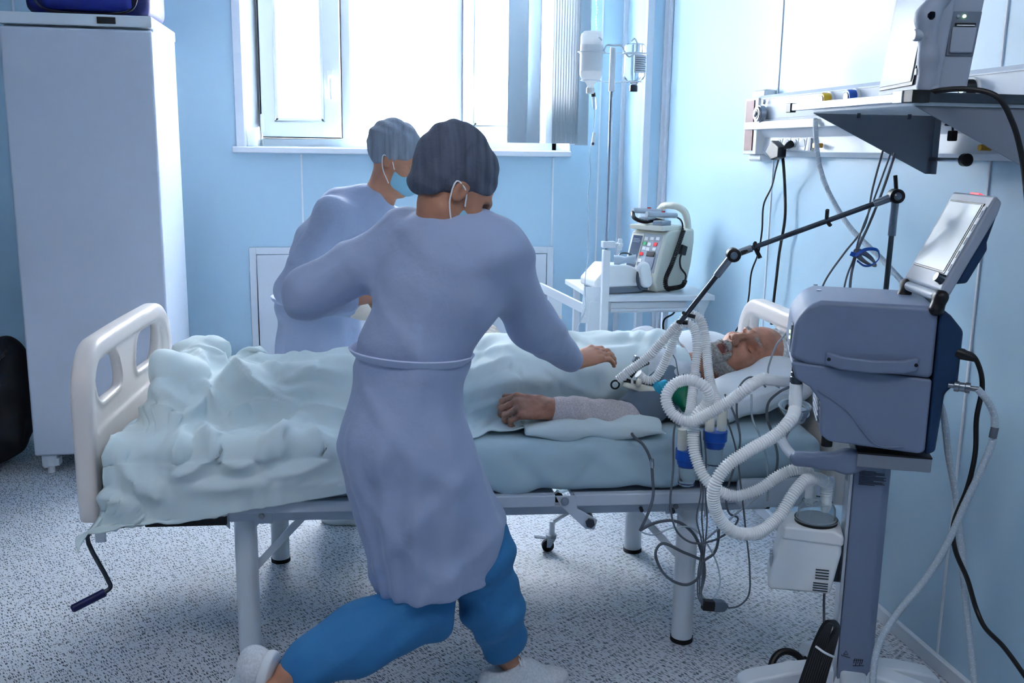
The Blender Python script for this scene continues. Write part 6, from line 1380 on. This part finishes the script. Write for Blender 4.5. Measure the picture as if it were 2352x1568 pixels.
# support arm
ja, jb, je = AY(2057, 450, 2.40), AY(1684, 585, 2.56), AY(1562, 740, 2.66)
pb_ = AY(2036, 665, 2.40); ar = thing('support_arm', 'jointed chrome arm rising behind the ventilator and holding the hoses', 'support arm', pb_); o = Vector(pb_)
MB().cyl(Vector((-0.006, 0, -0.30)), ja-o, 0.0072, n=16).build('post', 'dark_steel', ar)
MB().cyl((ja-o).lerp(Vector((0, 0, 0)), 0.42), ja-o, 0.0105, n=16).build('post_sleeve', 'steel', ar)
MB().cyl(ja-o, jb-o, 0.0072, n=16).build('upper_arm', 'dark_steel', ar); MB().cyl((ja-o), (ja-o).lerp(jb-o, 0.13), 0.0105, n=16).build('arm_sleeve', 'steel', ar); MB().cyl((jb-o), (jb-o).lerp(ja-o, 0.12), 0.0105, n=16).build('arm_sleeve', 'steel', ar)
MB().cyl(jb-o, je-o, 0.0072, n=16).build('lower_arm', 'dark_steel', ar); MB().cyl((jb-o), (jb-o).lerp(je-o, 0.30), 0.0105, n=16).build('arm_sleeve', 'steel', ar)
for jn in (ja, jb):
    j_ = MB().lathe(jn-o+Vector((-0.006, -0.022, 0)), jn-o+Vector((0.006, 0.020, 0)), [(0, 0.015), (0.05, 0.019), (0.95, 0.019), (1, 0.015)], 28).build('joint', 'black', ar)
    MB().lathe(jn-o+Vector((-0.008, -0.028, 0)), jn-o+Vector((-0.006, -0.020, 0)), [(0, 0.006), (0.4, 0.010), (1, 0.011)], 20).build('joint_screw', 'steel', j_)
def clip(P, d0, d1): MB().tube([P+Vector(d0), P, P+Vector(d1)], 0.004, 6, flat=(0.012, 0.010)).build('hose_clip', 'black', ar)
clip((ja-o).lerp(jb-o, 0.41), (-0.008, -0.012, 0.030), (0.004, -0.012, -0.012)); clip((ja-o).lerp(jb-o, 0.86), (-0.006, -0.012, 0.012), (0.012, -0.012, -0.030)); clip((ja-o).lerp(jb-o, 0.88), (0.0, -0.0, 0.004), (-0.03, 0, -0.014)); clip(ja-o+Vector((0, 0, 0.018)), (-0.006, 0, 0.036), (0, 0, 0))
clip(je-o, (-0.010, -0.01, 0.004), (0.02, -0.01, 0.0)); clip((je-o).lerp(jb-o, 0.12), (-0.012, -0.01, 0.006), (0.024, -0.01, -0.006))
# hose bracket with rings, Y piece and filter
hc = AY(1440, 868, 2.75); hk = thing('hose_bracket', 'black comb shaped hose bracket with two rings above the chest', 'bracket', hc); o = Vector(hc)
Q = lambda px, py, y=2.75: AY(px, py, y)-o
MB().tube([Q(1422, 868), Q(1445, 876), Q(1472, 882)], 0.004, 8, flat=(0.014, 0.010)).build('bar', 'black', hk)
MB().tube([Q(1448, 866), Q(1462, 848), Q(1478, 838), Q(1488, 834, 2.80)], 0.006, 8).build('stem', 'black', hk); MB().box(Q(1462, 826, 2.80), (0.02, 0.02, 0.024), (0, 0.4, 0)).build('clamp', 'steel', hk, bev=0.003)
for px, py in ((1413, 883), (1467, 895)):
    c = Q(px, py); MB().tube([c+Vector((0.0125*math.cos(2*PI*i/14), 0, 0.0125*math.sin(2*PI*i/14))) for i in range(14)], 0.0028, 8, sub=3, closed=True).build('ring', 'black', hk)
for px, py in ((1436, 869), (1452, 876)): MB().cyl(Q(px, py-4, 2.735), Q(px, py+4, 2.735), 0.004).build('peg', 'white_plastic', hk)
yp = thing('y_piece', 'cream plastic Y connector under the black hose bracket', 'connector', AY(1470, 888, 2.74)); o = Vector(yp.location)
MB().lathe(AY(1430, 882, 2.745)-o, AY(1508, 900, 2.74)-o, [(0, 0.007), (0.45, 0.011), (0.5, 0.0135), (1, 0.0135)], 20).build('connector_tube', 'bone_plastic', yp)
MB().ball(AY(1467, 878, 2.725)-o, 0.011, 14, 8, (0.8, 0.8, 1.2)).build('valve_cap', 'bone_plastic', yp)
fl = thing('bacterial_filter', 'translucent cyan breathing filter with a small hanging cap', 'filter', AY(1518, 890, 2.74)); o = Vector(fl.location)
MB().lathe(AY(1503, 899, 2.74)-o, AY(1520, 888, 2.74)-o, [(0, 0.012), (0.4, 0.022), (0.8, 0.026), (1, 0.020)], 20).build('filter_shell', 'cyan_plastic', fl); MB().lathe(AY(1516, 890, 2.74)-o, AY(1532, 878, 2.745)-o, [(0, 0.018), (0.6, 0.015), (1, 0.012)], 18).build('filter_neck', 'cyan_plastic', fl)
MB().tube([AY(1506, 903, 2.735)-o, AY(1501, 915, 2.73)-o, AY(1505, 932, 2.73)-o], 0.0018, 8).build('cap_strap', 'cyan_plastic', fl); MB().ball(AY(1507, 936, 2.73)-o, 0.006, 12, 8).build('cap', 'cyan_plastic', fl)
# oxygen mask behind the hoses
om = thing('oxygen_mask', 'transparent green oxygen mask lying on the shoulder behind the hoses', 'oxygen mask', AY(1572, 915, 2.72)); o = Vector(om.location)
MB().lathe(AY(1562, 895, 2.74)-o, AY(1576, 940, 2.68)-o, [(0, 0.034), (0.1, 0.036), (0.5, 0.030), (0.75, 0.018), (1, 0.014)], 24).build('mask_shell', 'green_plastic', om); MB().tube([AY(1562, 895, 2.74)-o+Vector((0.034*math.cos(2*PI*i/14), 0.02*math.sin(2*PI*i/14), 0.026*math.sin(2*PI*i/14))) for i in range(14)], 0.003, 8, sub=3, closed=True).build('mask_rim', 'clear_tube', om)
# ---------------------------------------------------------------- cables
G = 'thin grey monitoring leads'
line('monitor_lead', 'grey lead falling from the shelf to the left behind the ventilator', 'cable', [(2028, 345, 2.52), (2005, 430, 2.50), (1985, 520, 2.48), (1940, 580, 2.47), (1895, 645, 2.46), (1875, 700, 2.46)], 0.0028, 'cable_grey')
line('monitor_lead', 'grey lead passing through the blue strap behind the ventilator', 'cable', [(2046, 352, 2.50), (2010, 450, 2.48), (1975, 540, 2.46), (1962, 590, 2.45), (1945, 635, 2.45), (1935, 680, 2.45)], 0.0025, 'cable_grey')
line('monitor_lead', 'thicker grey lead falling beside the chrome post into the coil', 'cable', [(2056, 352, 2.48), (2030, 430, 2.47), (1998, 510, 2.46), (1972, 568, 2.45), (1962, 600, 2.45), (1954, 640, 2.45), (1951, 690, 2.45)], 0.0036, 'cable_grey')
cl = thing('coiled_lead', 'small coil of grey lead held by a blue strap above the ventilator', 'cable', AY(1985, 590, 2.43)); o = Vector(cl.location)
for k in range(5):
    rr = 1-0.10*k; MB().tube([Vector(((0.030+0.002*k)*rr*math.cos(2*PI*i/14)+0.002*k, 0.012*math.sin(2*PI*i/14)-0.002*k, 0.016*rr*math.sin(2*PI*i/14)-0.012*(math.cos(2*PI*i/14))-0.002*k)) for i in range(14)], 0.0026, 8, sub=3, closed=True).build('loop', 'cable_grey', cl)
MB().tube([Vector((-0.034+0.0, -0.012, 0.004)), Vector((-0.010, -0.02, 0.022)), Vector((0.026, -0.02, 0.020)), Vector((0.034, -0.016, -0.002)), Vector((0.012, -0.02, -0.020)), Vector((-0.006, -0.014, -0.022)), Vector((-0.02, 0.0, -0.01))], 0.004, 8, flat=(0.010, 0.003)).build('strap', 'blue_plastic', cl)
MB().box(Vector((-0.042, -0.012, 0.009)), (0.014, 0.004, 0.012), (0, 0.4, 0)).build('strap_end', 'blue_plastic', cl, bev=0.001)
hs = thing('braided_hose', 'clear braided gas hose hanging from the supply unit behind the leads', 'hose', AX(1873, 275, 1.60)); o = Vector(hs.location)
MB().tube([AX(a, b, x)-o for a, b, x in ((1873, 275, 1.62), (1874, 310, 1.60), (1882, 380, 1.60), (1905, 445, 1.60), (1955, 525, 1.60), (2030, 600, 1.61), (2090, 670, 1.62), (2140, 760, 1.62))], 0.0085, 12).build('tube', 'braid_tube', hs); 
for sgn in (1, -1):
    hh = helix([AX(a, b, x)-o for a, b, x in ((1873, 275, 1.62), (1874, 310, 1.60), (1882, 380, 1.60), (1905, 445, 1.60), (1955, 525, 1.60), (2030, 600, 1.61), (2090, 670, 1.62), (2140, 760, 1.62))], 0.0086, 0.024, 0.0008)
    if sgn < 0: hh = [p.copy() for p in hh]; 
    MB().tube(hh, 0.0007, 4, sub=1).build('braid', 'white_plastic', hs); break
# ventilator rear connections
line_ = thing('power_cable', 'thick black cable plugged into the back of the ventilator, running to the right', 'cable', AY(2208, 812, 2.06)); o = Vector(line_.location)
MB().tube([AY(a, b, y)-o for a, b, y in ((2195, 808, 2.08), (2232, 815, 2.06), (2250, 845, 2.05), (2256, 890, 2.05), (2243, 960, 2.05), (2240, 1040, 2.05), (2222, 1120, 2.06), (2190, 1205, 2.07), (2194, 1262, 2.08), (2222, 1330, 2.08), (2243, 1400, 2.06), (2262, 1440, 2.02), (2305, 1485, 1.95), (2360, 1560, 1.86))], 0.0062, 10).build('cable', 'black', line_)
MB().lathe(AY(2196, 808, 2.08)-o, AY(2242, 825, 2.055)-o, [(0, 0.012), (0.3, 0.014), (0.7, 0.010), (1, 0.007)], 14).build('plug', 'black', line_)
def braided(name, label, pts, r):
    W = [AY(*p) for p in pts]; t = thing(name, label, 'hose', W[0]); o = W[0]; L = [p-o for p in W]
    MB().tube(L, r, 12).build('tube', 'braid_tube', t)
    for ph in (0, 1):
        P_ = resample(spline(L, 10), 0.003); X, Y = frames(P_); out = []; s_ = 0
        for i, p in enumerate(P_):
            if i: s_ += (P_[i]-P_[i-1]).length
            an = 2*PI*s_/0.016*(1 if ph else -1); out.append(p+(X[i]*math.cos(an)+Y[i]*math.sin(an))*r*1.01)
        MB().tube(out, 0.0008, 4, sub=1).build('braid', 'white_plastic', t)
    return t, o
t, o = braided('braided_hose', 'white braided air hose curving from the rear coupling down to the floor', [(2245, 893, 2.03), (2268, 920, 2.02), (2284, 960, 2.02), (2280, 1010, 2.02), (2255, 1075, 2.03), (2215, 1160, 2.05), (2175, 1250, 2.07), (2125, 1330, 2.08), (2060, 1410, 2.09), (2018, 1480, 2.08), (2005, 1560, 2.05), (2012, 1660, 2.0)], 0.0085)
cq = MB().lathe(AY(2178, 884, 2.07)-o, AY(2248, 894, 2.03)-o, [(0, 0.006), (0.18, 0.006), (0.2, 0.013), (0.35, 0.013), (0.37, 0.011), (0.55, 0.011), (0.57, 0.013), (0.72, 0.013), (0.74, 0.006), (1, 0.007)], 18).build('quick_coupling', 'steel', t)
c1 = AY(2283, 992, 2.018)-o; MB().cyl(c1+Vector((0.001, 0, 0.012)), c1-Vector((0.002, 0, 0.014)), 0.0092, n=14).build('printed_band', 'cable_grey', t)
braided('braided_hose', 'white braided oxygen hose hanging straight down behind the ventilator', [(2140, 880, 2.22), (2166, 950, 2.18), (2178, 1040, 2.16), (2195, 1140, 2.14), (2207, 1250, 2.13), (2215, 1350, 2.11), (2228, 1470, 2.08), (2242, 1600, 2.03)], 0.0085)
# leads and loops hanging from the bed edge
line('cuff_hose', 'grey air hose running from the arm cuff down over the bed edge', 'hose', [(1458, 935, 2.76), (1448, 965, 2.70), (1454, 1000, 2.60), (1478, 1022, 2.57), (1494, 1055, 2.55), (1499, 1100, 2.54), (1500, 1140, 2.54), (1488, 1180, 2.54), (1470, 1218, 2.55)], 0.0042, 'cable_grey')
c_ = AY(1497, 1064, 2.545); cq = MB().lathe((0, 0, 0.014), (0.002, 0, -0.014), [(0, 0.005), (0.3, 0.0065), (0.7, 0.0065), (1, 0.005)], 14).build('hose_connector', 'chrome'); cq.location = c_; tag(cq, 'small metal connector in the grey cuff hose at the bed edge', 'connector')
line('monitor_lead', 'dark grey lead looping left under the bed edge around the leg', 'cable', [(1470, 1218, 2.55), (1500, 1202, 2.54), (1550, 1196, 2.53), (1590, 1222, 2.52), (1612, 1270, 2.52), (1618, 1320, 2.52), (1607, 1365, 2.50)], 0.0046, 'cable_grey')
line('monitor_lead', 'dark grey lead with a wide loop left of the bed leg', 'cable', [(1612, 1285, 2.50), (1570, 1268, 2.50), (1520, 1248, 2.50), (1506, 1268, 2.50), (1520, 1310, 2.50), (1548, 1335, 2.50), (1580, 1342, 2.50), (1605, 1325, 2.49), (1615, 1290, 2.49), (1640, 1270, 2.50), (1650, 1235, 2.50), (1648, 1195, 2.50)], 0.0042, 'cable_grey')
line('monitor_lead', 'grey lead dropping from the mattress through a long loop to the connector block', 'cable', [(1562, 945, 2.68), (1548, 990, 2.58), (1546, 1080, 2.48), (1540, 1160, 2.46), (1555, 1220, 2.46), (1590, 1246, 2.46), (1640, 1240, 2.47), (1680, 1215, 2.48), (1695, 1190, 2.48), (1675, 1178, 2.48), (1668, 1140, 2.48), (1690, 1060, 2.50), (1700, 1010, 2.52), (1690, 960, 2.54), (1665, 905, 2.58)], 0.0030, 'cable_grey')
line('monitor_lead', 'thin grey lead hanging straight down to the right of the bed leg', 'cable', [(1640, 905, 2.60), (1668, 960, 2.54), (1690, 1030, 2.50), (1702, 1120, 2.48), (1712, 1210, 2.47), (1722, 1310, 2.47), (1718, 1370, 2.47), (1695, 1392, 2.47), (1672, 1396, 2.47)], 0.0026, 'cable_grey')
line('monitor_lead', 'thin pale lead looping beside the bed leg', 'cable', [(1474, 1222, 2.53), (1500, 1228, 2.53), (1545, 1212, 2.52), (1590, 1212, 2.51), (1625, 1250, 2.50), (1650, 1305, 2.50), (1652, 1350, 2.50), (1630, 1380, 2.50), (1610, 1362, 2.50), (1606, 1310, 2.50), (1618, 1270, 2.50)], 0.0026, 'clear_tube')
line('monitor_lead', 'pale lead slanting from the bed corner past the hoses', 'cable', [(1790, 1098, 2.50), (1740, 1140, 2.49), (1700, 1172, 2.48), (1660, 1205, 2.48), (1620, 1240, 2.49)], 0.0030, 'cable_light')
for k, lb_ in enumerate(('leftmost of three thin leads running down the bed leg', 'middle one of three thin leads running down the bed leg', 'rightmost of three thin leads running down the bed leg')):
    line('electrode_lead', lb_, 'cable', [(1600+8*k, 990, 2.50), (1604+9*k, 1060, 2.48), (1610+5*k, 1130, 2.47), (1600+12*k, 1190, 2.48), (1612+4*k, 1250, 2.49), (1603+5*k, 1320, 2.49), (1604+4*k, 1372, 2.48), (1614+3*k, 1390, 2.475)], 0.0022, 'cable_grey', group='electrode leads on the bed leg')
bc = thing('lead_connector', 'dark grey connector block hanging low beside the bed leg', 'connector', AY(1642, 1390, 2.475)); MB().box((-0.020, 0, 0.003), (0.036, 0.022, 0.030), (0, 0.15, 0)).build('lead_socket', 'black', bc, bev=0.002)
MB().prism([(-0.006, -0.012, 0.018), (0.024, -0.012, 0.014), (0.040, -0.012, 0.0), (0.028, -0.012, -0.018), (-0.004, -0.012, -0.018)], (0, 0, 0), (0, 0.024, 0)).build('block_housing', 'cuff_grey', bc, bev=0.004)
line('monitor_lead', 'grey lead arching over the pillow beside the ventilator', 'cable', [(1700, 1000, 2.56), (1692, 940, 2.58), (1700, 885, 2.60), (1722, 866, 2.60), (1745, 873, 2.58), (1758, 888, 2.55)], 0.0030, 'cable_grey')
line('monitor_lead', 'grey lead crossing the temple of the patient down to the pillow', 'cable', [(1830, 735, 2.62), (1806, 765, 2.66), (1785, 790, 2.68), (1772, 820, 2.70), (1764, 850, 2.70), (1768, 875, 2.66), (1790, 890, 2.62)], 0.0030, 'cable_light')
line('monitor_lead', 'dark grey lead curving from the lower ventilator port to the bed edge', 'cable', [(1812, 889, 2.30), (1790, 900, 2.34), (1765, 925, 2.38), (1762, 960, 2.40), (1775, 1000, 2.42), (1786, 1050, 2.44), (1778, 1090, 2.46), (1740, 1125, 2.50), (1690, 1145, 2.50)], 0.0036, 'cable_grey')
line('suction_tube', 'clear thin tube hanging over the pillow edge', 'hose', [(1726, 905, 2.62), (1728, 960, 2.60), (1745, 1000, 2.54), (1760, 1050, 2.52), (1765, 1110, 2.50), (1762, 1150, 2.50)], 0.0030, 'clear_tube')
st = thing('coiled_tubing', 'clear coiled tubing in a pack behind the hose port of the ventilator', 'tubing', AY(1826, 932, 2.44)); 
for k in range(5): MB().tube([Vector(((0.045-0.004*k)*math.cos(2*PI*i/14), 0.03*math.sin(2*PI*i/14), (0.010+0.003*k)*math.sin(2*PI*i/14)-0.005*k)) for i in range(14)], 0.0028, 8, sub=3, closed=True).build('coil', 'clear_tube', st)
for k, (pts, lb_) in enumerate(((((1500, 790, 2.95), (1530, 800, 2.86), (1550, 822, 2.80), (1556, 850, 2.75), (1562, 880, 2.72)), 'thin grey chest lead curving beside the shirt collar'), (((1540, 862, 2.80), (1560, 842, 2.82), (1590, 846, 2.82), (1612, 856, 2.80)), 'thin grey lead crossing the throat of the patient'), (((1530, 880, 2.74), (1545, 860, 2.78), (1565, 850, 2.80)), 'short grey lead by the cyan filter'))):
    line('electrode_lead', lb_, 'cable', pts, 0.0020, 'cable_grey')
